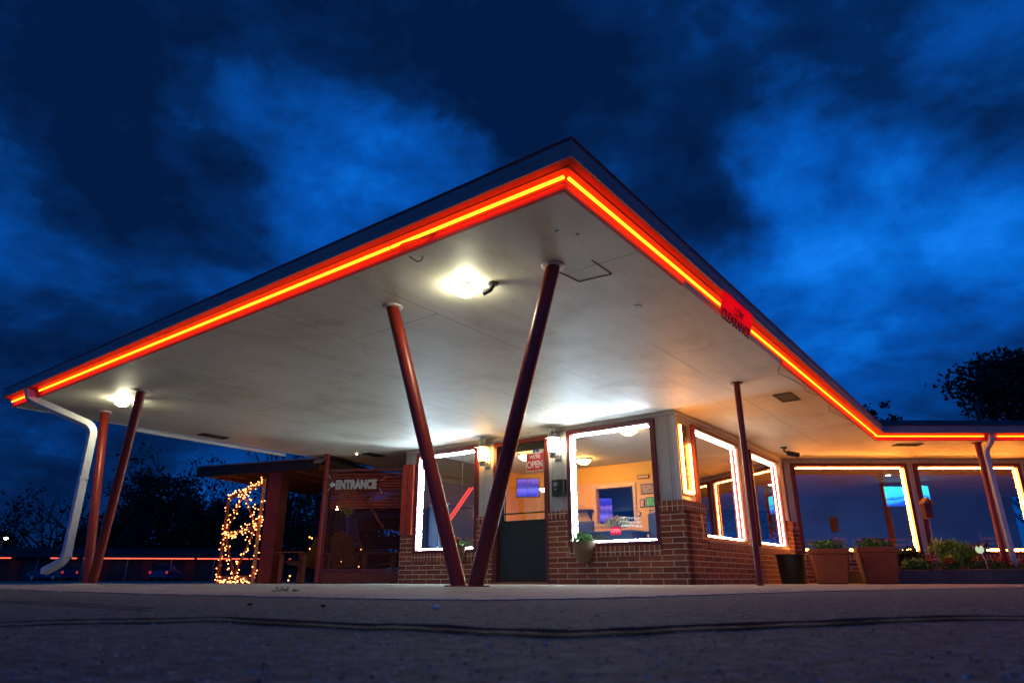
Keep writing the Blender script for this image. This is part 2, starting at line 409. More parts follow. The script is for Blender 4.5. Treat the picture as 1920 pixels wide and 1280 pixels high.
for i in range(34): w.leaf((rnd.gauss(0,0.03), rnd.gauss(0,0.02), 0.0), rnd.uniform(0.022,0.038), rnd, 0, 0.25)
for i, v in enumerate(w.v): w.v[i].z = abs(v.z)
o = w.build('weed', MT['leaf'], recalc=False); o.location = (-1.247, 3.839, 0.0); tag(o, 'small green weed growing in the edge of the drive at left', 'weed')

gv = MB(); rg = random.Random(99)
for i in range(13000):
    y = 0.36 + 3.2 * rg.random() ** 1.6; x = rg.uniform(-0.80, 0.80) * (y + 0.15)
    if y > 2.1 + abs(x) * 0.75: continue
    r_ = rg.choice((0.001, 0.0014, 0.0019, 0.0025)) * rg.uniform(0.7, 1.3); b_ = rg.uniform(0, 6.28)
    v_ = [(x + r_*math.cos(b_+k*1.57)*rg.uniform(.7,1.3), y + r_*math.sin(b_+k*1.57)*rg.uniform(.7,1.3), -0.0045) for k in range(4)] + [(x, y, -0.004 + r_*rg.uniform(.3,.65))]
    gv.add(v_, [(0,1,4),(1,2,4),(2,3,4),(3,0,4)])
m_, nt_, out_ = mat('loose_grit'); g_ = N(nt_, 'ShaderNodeNewGeometry')
principled(nt_, out_, ramp(nt_, g_.outputs['Random Per Island'], [(0.0,(0.06,0.06,0.06)),(0.4,(0.20,0.20,0.19)),(0.8,(0.45,0.44,0.42)),(1.0,(0.85,0.82,0.78))]), 0.9, 0.0, 0.1)
gv.build('gravel', m_, recalc=False, kind='stuff')['label'] = 'loose grit strewn over the dark asphalt'

# ------------------------------------------------------------------ diner
H = 2.40
diner = thing('roadside_diner', 'red brick roadside diner with wide white canopy edged in orange neon', 'diner', O, YAW)
def frameT(o, u, n):
    M = Matrix.Identity(4)
    M.col[0][:3] = (u[0], u[1], 0); M.col[1][:3] = (n[0], n[1], 0); M.col[2][:3] = (0, 0, 1); M.col[3][:3] = (o[0], o[1], 0)
    return M
FX, SY, WY = 5.90, 1.905, 13.70
TF = frameT((FX, 0), (0, 1), (-1, 0))
TS = frameT((0, SY), (1, 0), (0, -1))
wu = (0.6037, -0.7972); wo = lb(0, WY)
TW = frameT((wo.x, wo.y), wu, (-0.7972, -0.6037))
P0, P1, P2 = (0.0, 9.36), (0.0, 0.0), (10.097, 0.0)
p3 = lb(15.0, 11.747); P3 = (p3.x, p3.y)
def sweep(path, prof, closed=True):
    nrm = []
    for (x0,y0),(x1,y1) in zip(path, path[1:]):
        l = math.hypot(x1-x0, y1-y0); nrm.append(((y1-y0)/l, -(x1-x0)/l))
    m = MB(); n = len(prof)
    for i, (x, y) in enumerate(path):
        if i == 0: mx, my = nrm[0]
        elif i == len(path)-1: mx, my = nrm[-1]
        else:
            ax, ay = nrm[i-1]; bx, by = nrm[i]; k = 1 + ax*bx + ay*by
            mx, my = (ax+bx)/k, (ay+by)/k
        # outward is to the right of travel
        for s, z in prof: m.v.append(Vector((x + mx*s, y + my*s, z)))
    for i in range(len(path)-1):
        for k in range(n if closed else n-1):
            k2 = (k+1) % n
            m.f.append([i*n+k, i*n+k2, (i+1)*n+k2, (i+1)*n+k])
    if closed:
        m.f.append(list(range(n))); m.f.append([(len(path)-1)*n + k for k in reversed(range(n))])
    return m
pw = lb(15.0, 21.0)
deck = [P0, P1, P2, P3, (pw.x, pw.y), (13.0, 9.45)]
canopy = MB(); canopy.prism([(x*0.9999+0.012, y*0.999+0.012) for x, y in deck], 2.503, 2.60)
canopy = canopy.build('canopy_roof', MT['roof'], diner)
sf = MB(); sf.prism(deck, H, 2.50); sf.build('soffit', MT['soffit'], canopy)
PATH = [P0, P1, P2, P3]
sweep(PATH, [(0.0005,2.432),(0.0035,2.475),(0.150,2.491),(0.150,2.5035),(0.0005,2.5025)]).build('red_underside', MT['redpaint'], canopy)
sweep(PATH, [(0.1505,2.492),(0.166,2.492),(0.167,2.545),(0.173,2.552),(0.173,2.608),(0.155,2.608),(0.1505,2.56)]).build('gutter', MT['gutter'], canopy)
sweep(PATH, [(0.150,2.609),(0.182,2.606),(0.184,2.618),(0.0,2.630),(0.0,2.612)]).build('drip_edge', MT['drip'], canopy)
lip = [(0.001,2.380),(0.030,2.380),(0.030,2.428),(0.001,2.428)]
for pth in ([P0, P1, (1.80, 0)], [(4.55, 0), P2, P3]): sweep(pth, lip).build('red_lip', MT['redpaint'], canopy)
gl = MB(); gl.add([(1.80,0.001,2.399),(4.55,0.001,2.399),(4.55,-0.03,2.43),(1.80,-0.03,2.43),(1.80,0.001,2.43),(4.55,0.001,2.43)],
                  [(0,1,2,3),(3,2,5,4),(0,3,4),(1,5,2)]); gl.build('clearance_notch', MT['soffit'], canopy)
sweep(PATH, [(0.090,2.4805),(0.097,2.4810),(0.097,2.4845),(0.090,2.4840)]).build('groove_shade_strip', MT['trim'], canopy)  # dark paint strip standing for the shaded groove above the tube
sweep(PATH, [(0.002,2.430),(0.034,2.4285),(0.034,2.434),(0.002,2.436)]).build('groove_shade_strip', MT['trim'], canopy)  # same painted groove shade, below the tube
def ntube(pts, name='neon_tube', par=canopy, m=MT['neon'], r=0.0125):
    return MB().tube(pts, r, 10).build(name, m, par, smooth=True)
NZ, NS = 2.452, 0.052
for y0, y1 in [(-0.035, 1.53), (1.555, 4.93), (4.955, 8.33), (8.66, 9.30)]: ntube([(-NS, y0, NZ), (-NS, y1, NZ)])
for x0, x1 in [(-0.02, 6.98), (7.005, 10.06)]: ntube([(x0, -NS, NZ), (x1, -NS, NZ)])
for x0, x1 in [(6.40, 8.33), (8.57, 14.9)]:
    q0, q1 = lb(x0, 11.747-NS, NZ), lb(x1, 11.747-NS, NZ); ntube([q0, q1])
# end trim on the far left edge of the canopy
MB().box(0.02, 5.6, 9.361, 9.385, 2.395, 2.63).build('end_trim', MT['white'], canopy)
MB().tube([(1.72, 9.44, 2.375), (4.62, 9.50, 2.375)], 0.035, 10).build('edge_conduit', MT['white'], canopy, smooth=True)
def vent(x, y, w, d, rot=0.0):
    m = MB(); fr = 0.02
    m.box(-w/2, w/2, -d/2, d/2, -0.006, -0.0005)
    o = m.build('soffit_vent', MT['black'], canopy); o.location = (x, y, H); o.rotation_euler = (0,0,rot)
    f = MB()
    for s in (-1, 1): f.box(-w/2-fr, w/2+fr, s*d/2, s*(d/2+fr), -0.012, -0.0005); f.box(s*w/2, s*(w/2+fr), -d/2, d/2, -0.012, -0.0005)
    for i in range(6): f.box(-w/2, w/2, -d/2 + d*(i+0.4)/6, -d/2 + d*(i+0.55)/6, -0.010, -0.007)
    fo = f.build('vent_louvre', MT['darkwood'], canopy); fo.location = (x, y, H); fo.rotation_euler = (0,0,rot)
vent(6.14, 0.38, 0.42, 0.20); vw = lb(7.25, 12.19); vent(vw.x, vw.y, 0.44, 0.18, -YAW); vent(2.85, 9.03, 0.45, 0.18); vent(5.75, 8.2, 0.4, 0.2)
hb = MB()
for q in [((1.00,0.69),(1.25,0.66)),((1.25,0.66),(1.28,0.37)),((1.28,0.37),(0.97,0.37))]:
    hb.tube([(q[0][0],q[0][1],H-0.001),(q[1][0],q[1][1],H-0.001)], 0.005, 4)
hb.build('access_hatch', MT['darkwood'], canopy)
for x, y, s in [(0.42,0.33,0.02),(0.55,0.24,0.016),(2.03,0.52,0.05),(1.35,7.0,0.02)]:
    MB().lathe([(s,-0.001),(s*0.7,-0.003)], (x,y,H), 9).build('soffit_hole', MT['black'], canopy)

# ---- walls
def wall(name, m, T, boxes, bevel=0.0, par=diner):
    mb = MB(T)
    for b in boxes: mb.box(*b)
    return mb.build(name, m, par, bevel=bevel)
bo = 0.05       # bricks stand proud of the siding
FW = [(2.23, 3.76, 0.525, 2.315), (5.60, 7.10, 0.50, 2.305)]
SWn = [(6.41, 8.38, 0.60, 2.275), (8.97, 10.62, 0.60, 2.275)]
WWn = [(5.66, 8.02, 0.53, 2.30), (8.16, 10.32, 0.53, 2.30), (10.46, 12.62, 0.53, 2.30), (12.76, 14.9, 0.53, 2.30)]
th = -0.14
wall('brick_wall', MT['brick'], TF, [
    (1.905-bo, 2.23, th, bo, 0, 0.97), (2.23, 3.76, th, bo, 0, 0.385), (3.76, 4.13, th, bo, 0, 0.95)])
wall('brick_wall', MT['brick'], TF, [
    (5.26, 5.60, th, bo, 0, 0.95), (5.60, 7.10, th, bo, 0, 0.36), (7.10, 7.43, th, bo, 0, 0.83)])
wall('soldier_course', MT['soldier'], TF, [
    (1.905-bo-0.01, 2.23, th, bo+0.012, 0.972, 1.115), (2.232, 3.758, th, bo+0.012, 0.387, 0.524), (3.762, 4.128, th, bo+0.012, 0.952, 1.07)])
wall('soldier_course', MT['soldier'], TF, [
    (5.262, 5.598, th, bo+0.012, 0.952, 1.07), (5.602, 7.098, th, bo+0.012, 0.362, 0.499)])
wall('siding_wall', MT['siding'], TF, [
    (1.905, 2.23, th, 0, 1.116, H-0.06), (2.23, 3.76, th, 0, 2.316, H-0.06), (3.76, 4.13, th, 0, 1.071, H-0.06), (4.13, 5.26, th, 0, 2.306, H-0.06),
    (5.26, 5.60, th, 0, 1.071, H-0.06), (5.60, 7.10, th, 0, 2.306, H-0.06), (7.10, 7.43, th, 0, 0.831, H-0.06)])
wall('top_moulding', MT['white'], TF, [(1.895, 7.43, -0.02, 0.018, H-0.059, H-0.001)])
wall('corner_trim', MT['white'], TF, [(1.893, 1.965, 0.001, 0.012, 1.118, H-0.061)])
wall('brick_wall', MT['brick'], TS, [
    (5.90-bo+0.001, 6.62, th, bo, 0, 0.97), (6.62, 10.66, th, bo, 0, 0.49), (10.66, 11.02, th, bo, 0, 1.0)])
wall('soldier_course', MT['soldier'], TS, [(5.90-bo-0.011, 6.63, th, bo+0.012, 0.972, 1.1145), (6.632, 10.66, th, bo+0.012, 0.492, 0.60), (10.662, 11.02, th, bo+0.012, 1.002, 1.14)])
wall('siding_wall', MT['siding'], TS, [
    (5.915, 6.41, th, 0, 1.116, H-0.06), (6.41, 8.38, th, 0, 2.276, H-0.06), (8.38, 8.97, th, 0, 0.601, H-0.06), (8.97, 10.62, th, 0, 2.276, H-0.06), (10.62, 11.10, th, 0, 1.141, H-0.06)])
wall('top_moulding', MT['white'], TS, [(5.89, 11.10, -0.02, 0.018, H-0.059, H-0.001)])
xs = 5.535
wall('brick_wall', MT['brick'], TW, [(xs, 5.66, th, bo, 0, 1.0), (5.66, 14.95, th, bo, 0, 0.42)])
wall('soldier_course', MT['soldier'], TW, [(xs, 5.655, th, bo+0.012, 1.002, 1.14), (5.66, 14.95, th, bo+0.03, 0.422, 0.529)])
wall('siding_wall', MT['siding'], TW, [(xs, 5.66, th, 0, 1.141, H-0.001), (5.66, 14.95, th, 0, 2.301, H-0.001)] +
     [(a_, b_, th, 0, 0.53, 2.30) for a_, b_ in ((8.02, 8.16), (10.32, 10.46), (12.62, 12.76))])
def window(T, u0, u1, z0, z1, tube, sides='tblr', fw=0.07, off=0.0):
    mb = MB(T); a, b = -0.075, 0.055 + off
    mb.box(u0, u1, a, b, z1-fw, z1); mb.box(u0, u1, a, b, z0, z0+fw*0.75)
    mb.box(u0, u0+fw, a, b-0.001, z0+fw*0.75, z1-fw); mb.box(u1-fw, u1, a, b-0.001, z0+fw*0.75, z1-fw)
    win = mb.build('window', MT['trim'], diner, bevel=0.004)
    iu0, iu1, iz0, iz1 = u0+fw, u1-fw, z0+fw*0.75, z1-fw
    p = MB(T); p.add([(iu0-0.01,-0.03,iz0-0.01),(iu1+0.01,-0.03,iz0-0.01),(iu1+0.01,-0.03,iz1+0.01),(iu0-0.01,-0.03,iz1+0.01)], [(0,1,2,3)])
    p.build('pane', MT['glass'], win)
    e = 0.024; o = 0.004 + off; r = 0.0075
    seg = {'t': ((iu0+e+.03, iz1-e), (iu1-e-.03, iz1-e)), 'b': ((iu0+e+.03, iz0+e), (iu1-e-.03, iz0+e)),
           'l': ((iu0+e, iz0+e+.01), (iu0+e, iz1-e-.01)), 'r': ((iu1-e, iz0+e+.01), (iu1-e, iz1-e-.01))}
    for k in sides:
        (ua, za), (ub, zb) = seg[k]
        t = MB(T); t.tube([(ua, o, za), (ub, o, zb)], r, 8); t.build('neon_tube', tube, win, smooth=True)
    return win
for q in FW: window(TF, *q, MT['tube_white'], 'tbr')
for q in SWn: window(TS, *q, MT['tube_side'], 'tbr')
for q in WWn: window(TW, *q, MT['tube_warm'], 'tr')
# short lit stubs of tube along the low sills of the side wing
for u0, u1 in ((5.72, 5.90), (6.55, 6.75), (7.68, 7.93), (8.30, 8.4), (9.35, 9.6), (9.72, 10.22)):
    t = MB(TW); t.tube([(u0, 0.02, 0.615), (u1, 0.02, 0.615)], 0.017, 8); t.build('sill_tube', MT['tube_warm'], diner, smooth=True)

# ---- door
df = MB(TF); df.box(4.13, 4.20, -0.10, 0.03, 0.0, 2.30); df.box(5.19, 5.26, -0.10, 0.03, 0.0, 2.30); df.box(4.20, 5.19, -0.10, 0.03, 2.235, 2.30)
df.build('door_frame', MT['redpaint'] if False else MT['trim'], diner, bevel=0.004)
MB(TF).box(4.13, 5.26, -0.08, 0.09, 0.0, 0.028).build('threshold', MT['wood'], diner)
dr = MB(TF); d0, d1 = 4.203, 5.187
dr.box(d0, d0+0.05, -0.07, -0.03, 0.03, 2.232); dr.box(d1-0.13, d1, -0.07, -0.03, 0.03, 2.232)
dr.box(d0+0.05, d1-0.13, -0.07, -0.03, 2.11, 2.232); dr.box(d0+0.05, d1-0.13, -0.07, -0.03, 0.03, 0.98)
door = dr.build('door', MT['doorpaint'], diner, bevel=0.003)
p = MB(TF); p.add([(d0+0.05,-0.05,0.98),(d1-0.13,-0.05,0.98),(d1-0.13,-0.05,2.11),(d0+0.05,-0.05,2.11)], [(0,1,2,3)]); p.build('pane', MT['glass'], door)
b = MB(TF); b.tube([(d0+0.02, 0.0, 1.09), (d1-0.02, 0.0, 1.09)], 0.013, 8)
for u in (d0+0.05, d1-0.06): b.tube([(u, -0.03, 1.09), (u, 0.0, 1.09)], 0.012, 8)
b.build('push_bar', MT['black'], door)
MB(TF).box(d1-0.134, d1-0.128, -0.029, -0.024, 0.99, 2.1).build('glazing_bead', MT['steel'], door)

# ---- wing roof, pipe, interior shell
rf = MB(); A_ = [lb(3.9, 11.60, 2.625), lb(22, 11.60, 2.625), lb(22, 16.75, 3.90), lb(3.9, 16.75, 3.90), lb(22, 22, 2.6), lb(3.9, 22, 2.6)]
rf.add(A_, [(0,1,2,3), (3,2,4,5), (0,3,5), (1,4,2)]); wr = rf.build('wing_roof', MT['roof'], diner)
q = lb(11.75, 16.5); MB().tube([(q.x,q.y,3.7),(q.x+0.01,q.y,4.32)], 0.06, 10).build('vent_pipe', MT['black'], diner, smooth=True)
IC = 2.385
c = MB(); c.prism([(FX+0.14, 2.0), (FX+0.14, 7.36), (9.62, 7.36), (9.62, 2.0)], IC, IC+0.012); c.build('lobby_ceiling', MT['ceil'], diner)
c = MB(); ww = [lb(5.6, WY+0.15), lb(14.9, WY+0.15), lb(14.9, 20.4), lb(5.2, 20.4), lb(2.2, 16.2)]; c.prism([(v.x, v.y) for v in ww], IC, IC+0.012); c.build('dining_room_ceiling', M_paint('dining_ceiling', (0.45, 0.36, 0.24), 0.7), diner)
c = MB(); c.prism([(FX+0.14, 2.0), (FX+0.14, 7.36), (9.62, 7.36), (9.62, 2.0)], 0.0, 0.02); c.prism([(v.x, v.y) for v in ww], 0.0, 0.018); c.build('interior_floor', MT['floor'], diner)
c = MB()
BX = 9.62
c.box(BX, BX+0.1, 3.86, 4.55, 0.02, IC); c.box(BX, BX+0.1, 5.42, 7.43, 0.02, IC); c.box(BX, BX+0.1, 4.55, 5.42, 0.02, 1.18); c.box(BX, BX+0.1, 4.55, 5.42, 1.90, IC)
c.build('lobby_back_wall', MT['orange'], diner)
c = MB(); c.box(FX+0.15, BX, 7.36, 7.43, 0.02, IC); c.build('lobby_end_wall', MT['orange'], diner)
c = MB(); c.box(FX+0.12, 13.0, 7.431, 7.50, 0.0, H-0.002); c.build('end_brick_wall', MT['brick'], diner)
c = MB(); c.box(FX+0.16, 7.95, 7.28, 7.355, 0.02, IC-0.001); c.build('darkening_panel', MT['darkwood'], diner)  # dark panel added over the orange end wall so the left window looks dim
c = MB()
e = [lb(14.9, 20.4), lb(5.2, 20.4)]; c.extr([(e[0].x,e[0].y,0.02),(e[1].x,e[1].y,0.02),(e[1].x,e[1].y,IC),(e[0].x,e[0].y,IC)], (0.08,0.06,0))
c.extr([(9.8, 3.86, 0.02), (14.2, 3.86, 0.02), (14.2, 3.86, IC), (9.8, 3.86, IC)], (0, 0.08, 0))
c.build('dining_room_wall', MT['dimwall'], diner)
# the room seen through the framed opening
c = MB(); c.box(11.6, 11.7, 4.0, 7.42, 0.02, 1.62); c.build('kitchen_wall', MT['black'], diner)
c = MB(); c.box(11.6, 11.7, 4.0, 7.42, 1.62, 2.38); c.build('kitchen_wall', MT['ceil'], diner)
c = MB(); c.box(9.73, 11.6, 4.0, 7.42, 2.36, 2.384); c.build('kitchen_ceiling', MT['ceil'], diner)
fo = MB()
for y0, y1, z0, z1 in ((4.50,5.47,1.90,1.97),(4.50,5.47,1.11,1.18),(4.48,4.55,1.11,1.97),(5.42,5.49,1.11,1.97)): fo.box(BX-0.03, BX-0.001, y0, y1, z0, z1)
fo.build('pass_through_frame', MT['gold'], diner, bevel=0.006)

# ------------------------------------------------------------------ V columns
def vcol(ft, t0, t1, label):
    base = bl(ft[0], ft[1], 0.0); T_ = thing('v_column', label, 'column', base, YAW, 'red V columns carrying the canopy')
    for k, t in enumerate((t0, t1)):
        d = Vector((t[0]-ft[0], t[1]-ft[1], 0)); s = 1 if d.y > 0 else -1
        f = Vector((0, 0.075*s, 0.0)); top = Vector((d.x, d.y, H-0.004))
        MB().tube([f, top], 0.057, 20).build('post', MT['column'], T_, smooth=True)
        MB().lathe([(0.082,-0.014),(0.092,-0.008),(0.094,-0.0005)], (d.x, d.y, H), 24).build('collar', MT['whitedirty'], T_, smooth=True)
    MB().box(-0.075, 0.075, -0.155, 0.155, 0.0, 0.022).build('base_plate', MT['column'], T_, bevel=0.004)
    return T_
vcol((0.80, 1.43), (0.69, 2.30), (0.87, 0.665), 'red V column in front of the door, its foot on the open drive')
vcol((0.80, 7.72), (0.93, 8.66), (0.70, 7.06), 'red V column beside the white downspout at the canopy far end')
def spost(wx, wy, top, r, label, z0=0.0):
    T_ = thing('support_post', label, 'post', (wx, wy, z0), 0, None)
    MB().tube([(0,0,0), (0,0,top-z0)], r, 16).build('pole', MT['column'], T_, smooth=True)
    MB().lathe([(r*1.9,-0.012),(r*2.0,-0.0005)], (0,0,top-z0), 18).build('top_flange', MT['column'], T_)
    return T_
q = bl(5.056, 0.685); spost(q.x, q.y, H-0.001, 0.038, 'thin dark red post under the canopy in front of the side windows')
spost(8.42, 12.02, H-0.001, 0.05, 'red post standing in the flower bed beside the lilac downspout')
q = bl(5.22, 8.94); spost(q.x, q.y, H-0.001, 0.045, 'thin red post at the edge of the patio screen')

# ------------------------------------------------------------------ downspouts
def curve_pts(pts, r=0.12, k=5):
    out = [Vector(pts[0])]
    for a, b, c in zip(pts, pts[1:], pts[2:]):
        a, b, c = Vector(a), Vector(b), Vector(c)
        d1 = min(r, (a-b).length*0.45); d2 = min(r, (c-b).length*0.45)
        s = b + (a-b).normalized()*d1; e_ = b + (c-b).normalized()*d2
        for i in range(k+1):
            t = i/k; out.append(s*(1-t)**2 + b*2*t*(1-t) + e_*t*t)
    out.append(Vector(pts[-1])); return out
def downspout(loc, rz, pts, straps, label, rr=0.055):
    T_ = thing('downspout', label, 'drainpipe', loc, rz, None)
    MB().tube(curve_pts(pts), rr, 4, True, math.pi/4, (rr*1.30, rr)).build('pipe', MT['whitedirty'], T_, bevel=0.008)
    for p_, d_ in straps:
        p_ = Vector(p_); d_ = Vector(d_).normalized()
        MB().tube([p_-d_*0.015, p_+d_*0.015], rr, 4, True, math.pi/4, (rr*1.42, rr*1.12)).build('strap', MT['whitedirty'], T_)
    return T_
db = bl(0.62, 8.35)
def rel(x, y, z): return (x-0.62, y-8.35, z)
downspout(db, YAW, [rel(-0.10,8.53,2.50), rel(-0.09,8.52,2.37), rel(0.62,8.12,2.05), rel(0.62,8.12,0.30), rel(0.50,8.40,0.16)],
          [(rel(0.62,8.12,0.36),(0,0,1)), (rel(0.62,8.12,1.35),(0,0,1))], 'white downspout elbowing from the canopy corner to the ground')
downspout((8.45, 11.9, 0.0), 0, [(0.0,-0.235,2.50),(0.0,-0.20,2.36),(0.02,0.03,2.25),(0.06,0.04,0.25)], [((0.03,0.035,1.9),(0,0,1))], 'lilac lit downspout in the flower bed beside the red post', 0.045)

# ------------------------------------------------------------------ lamps on the canopy
for x, y, lab in [(0.738, 1.464, 'glaring globe light on the soffit between the front V column tops'), (0.746, 7.69, 'globe light on the soffit by the far downspout')]:
    T_ = thing('ceiling_light', lab, 'light', bl(x, y, H), YAW)
    MB().ball((0,0,-0.055), 0.085, 20, 10, 0.5).build('globe', MT['globe'], T_, smooth=True)
    MB().lathe([(0.075,-0.0005),(0.075,-0.02),(0.06,-0.025)], (0,0,0), 20).build('fitting', MT['white'], T_, smooth=True)
    S_ = thing('motion_sensor', 'dark motion sensor beside the ' + ('front' if y < 3 else 'far') + ' globe light', 'sensor', bl(x+0.10, y-0.22, H), YAW)
    MB().lathe([(0.045,-0.0005),(0.045,-0.018),(0.03,-0.022)], (0,0,0), 14).build('mount', MT['black'], S_)
    MB().tube([(0,0,-0.02),(0.0,0.03,-0.055),(0.0,0.10,-0.06)], [0.018,0.022,0.03], 10).build('head', MT['black'], S_, smooth=True)

# ------------------------------------------------------------------ wall lanterns
def lantern(y, z0, m, label):
    T_ = thing('wall_lantern', label, 'lantern', bl(5.90, y, z0), YAW, 'lanterns on the front wall')
    ox = -0.13
    bp = MB(); bp.box(-0.02, 0.0, -0.05, 0.05, 0.08, 0.36); bp.build('backplate', MT['steel'], T_, bevel=0.006)
    for aa, rr_ in (([(-0.01,0,0.17),(-0.07,0,0.13),(ox,0,0.14)], 0.011), ([(-0.01,0,0.30),(-0.06,0,0.37),(ox,0,0.372)], 0.009)): MB().tube(aa, rr_, 8).build('arm', MT['steel'], T_, smooth=True)
    MB().lathe([(0.02,0.09),(0.045,0.10),(0.05,0.125),(0.03,0.14),(0.055,0.155),(0.055,0.165)], (ox,0,0), 16).build('base', MT['steel'], T_, smooth=True)
    MB().lathe([(0.05,0.168),(0.068,0.24),(0.072,0.30),(0.06,0.348)], (ox,0,0), 16, True).build('mantle', m, T_, smooth=True)
    MB().lathe([(0.105,0.352),(0.11,0.358),(0.07,0.372),(0.035,0.40),(0.05,0.41),(0.03,0.43),(0.035,0.455),(0.055,0.475),(0.05,0.49),(0.0005,0.492)], (ox,0,0), 18).build('crown', MT['steel'], T_, smooth=True)
    cg = MB()
    for k in range(6):
        an = k*math.pi/3; cg.tube([(ox+0.056*math.cos(an),0.056*math.sin(an),0.16),(ox+0.072*math.cos(an),0.072*math.sin(an),0.26),(ox+0.064*math.cos(an),0.064*math.sin(an),0.352)], 0.0035, 5)
    cg.build('cage', MT['steel'], T_)
    T_.scale = (1.2, 1.2, 1.2)
    return T_
lantern(5.40, 1.79, MT['lantern_warm'], 'amber lit wall lantern left of the door')
lantern(3.945, 1.78, MT['lantern_white'], 'white lit wall lantern right of the door, above the black box')

# ------------------------------------------------------------------ signs and small wall things
BLK = M_paint('black_lettering', (0.012, 0.010, 0.012), 0.5)
REDS = M_paint('red_sign_card', (0.62, 0.03, 0.025), 0.35, 0.08)
def M_acrylic(name, col):
    m, nt, out = mat(name)
    a = N(nt, 'ShaderNodeBsdfTranslucent'); a.inputs[0].default_value = c4(col)
    b = N(nt, 'ShaderNodeBsdfPrincipled'); b.inputs['Base Color'].default_value = c4(col); b.inputs['Roughness'].default_value = 0.4
    x = N(nt, 'ShaderNodeMixShader'); x.inputs[0].default_value = 0.3
    L(nt, a.outputs[0], x.inputs[1]); L(nt, b.outputs[0], x.inputs[2]); L(nt, x.outputs[0], out.inputs[0]); return m
ACR = M_acrylic('translucent_red_acrylic', (0.85, 0.05, 0.04))
WHL = M_paint('white_lettering', (0.78, 0.78, 0.76), 0.5, 0.05)
T_ = thing('low_clearance_sign', 'red warning board reading LOW CLEARANCE hanging under the right neon edge', 'sign', bl(2.33, -0.18, 2.47), YAW)
dn = Vector((0.0, 0.065, -0.215)); ln = dn.length; dnu = dn.normalized()
up = -dnu; rt = Vector((1,0,0)); nr = rt.cross(up)
bd = MB(); bd.extr([(0,0,0.02), (0.79,0,0.02), Vector((0.79,0,0))+dnu*ln*0.86, dnu*ln*0.86], -nr*0.004); bd.build('board', ACR, T_)
text('lettering', 'LOW', dnu*0.118 + rt*0.42 + nr*0.002, rt, up, 0.105, BLK, T_, 0.0015, 0.001, 1.0, 'CENTER')
text('lettering', 'CLEARANCE', dnu*(ln+0.0) + rt*0.395 + nr*0.002, rt, up, 0.125, BLK, T_, 0.0015, 0.0025, 1.04, 'CENTER')
cl = MB()
for u in (0.08, 0.71): cl.tube([rt*u+up*0.005, rt*u+up*0.03+Vector((0,0.012,0.02))], 0.003, 5)
cl.build('hook', MT['steel'], T_)

s1, s2 = Vector((-3.55, 13.26, 1.845)), Vector((-2.57, 13.16, 1.73))
ed = (Vector((s2.x, s2.y, 0)) - Vector((s1.x, s1.y, 0))).normalized()
T_ = thing('entrance_sign', 'white ENTRANCE lettering with left arrow tied to the patio screen', 'sign', (-3.56, 13.235, 1.72), math.atan2(ed.y, ed.x))
text('lettering', 'ENTRANCE', (0.13, -0.012, 0.012), (1,0,0.012), (0,0,1), 0.225, M_paint('dull_white_lettering', (0.50,0.50,0.47), 0.6), T_, 0.006, 0.016, 0.70)
MB().extr([(0.0,-0.012,0.09),(0.06,-0.012,0.155),(0.06,-0.012,0.12),(0.115,-0.012,0.12),(0.115,-0.012,0.06),(0.06,-0.012,0.06),(0.06,-0.012,0.025)], (0,0.01,0)).build('arrow', WHL, T_)
ti = MB()
for x0, z0, x1, z1 in ((-0.04,0.28,0.03,0.19),(-0.06,-0.06,0.02,0.03),(1.02,0.16,1.13,0.24),(1.0,0.02,1.06,-0.09)): ti.tube([(x0,0.01,z0),(x1,0,z1)], 0.004, 5)
ti.build('tie_wire', WHL, T_)

T_ = thing('open_sign', "red square sign reading WE'RE OPEN on the door glass", 'sign', bl(5.925, 4.45, 1.75), YAW)
u_, v_ = Vector((0,-1,0)), Vector((0,0,1))
MB().box(-0.006, 0, -0.21, 0.15, 0.0, 0.30).build('card', WHL, T_); MB().box(-0.009, -0.0065, -0.195, 0.135, 0.015, 0.285).build('red_face', REDS, T_)
text('lettering', "WE'RE", (-0.010, -0.03, 0.205), u_, v_, 0.085, WHL, T_, 0.001, 0.002, 0.9, 'CENTER')
text('lettering', 'OPEN', (-0.010, -0.03, 0.055), u_, v_, 0.155, WHL, T_, 0.001, 0.004, 0.8, 'CENTER')
T_ = thing('access_sticker', 'small blue accessibility sticker at the top of the door glass', 'sticker', bl(5.925, 4.40, 2.00), YAW)
MB().box(-0.004, 0, -0.06, 0.06, 0.0, 0.10).build('blue_square', M_paint('sticker_blue', (0.02, 0.06, 0.35), 0.4), T_)
wc = MB(); wc.tube([(-0.006,0.012*math.cos(t*0.5)*2.0,0.035+0.024*math.sin(t*0.5)) for t in range(0,11)], 0.004, 5); wc.tube([(-0.006,0.005,0.085),(-0.006,0.0,0.05),(-0.006,-0.03,0.05),(-0.006,-0.04,0.02)], 0.004, 5)
wc.build('wheelchair_symbol', WHL, T_)
T_ = thing('round_sticker', 'round grey and yellow sticker at the left of the door glass', 'sticker', bl(5.925, 4.98, 1.93), YAW)
MB().tube([(-0.003,0,0),(0,0,0)], 0.095, 24).build('disc', M_paint('sticker_grey', (0.16, 0.24, 0.26), 0.5), T_)
MB().box(-0.006, -0.0035, -0.088, 0.088, -0.022, 0.03).build('band', M_paint('sticker_yellow', (0.55, 0.45, 0.10), 0.5), T_)

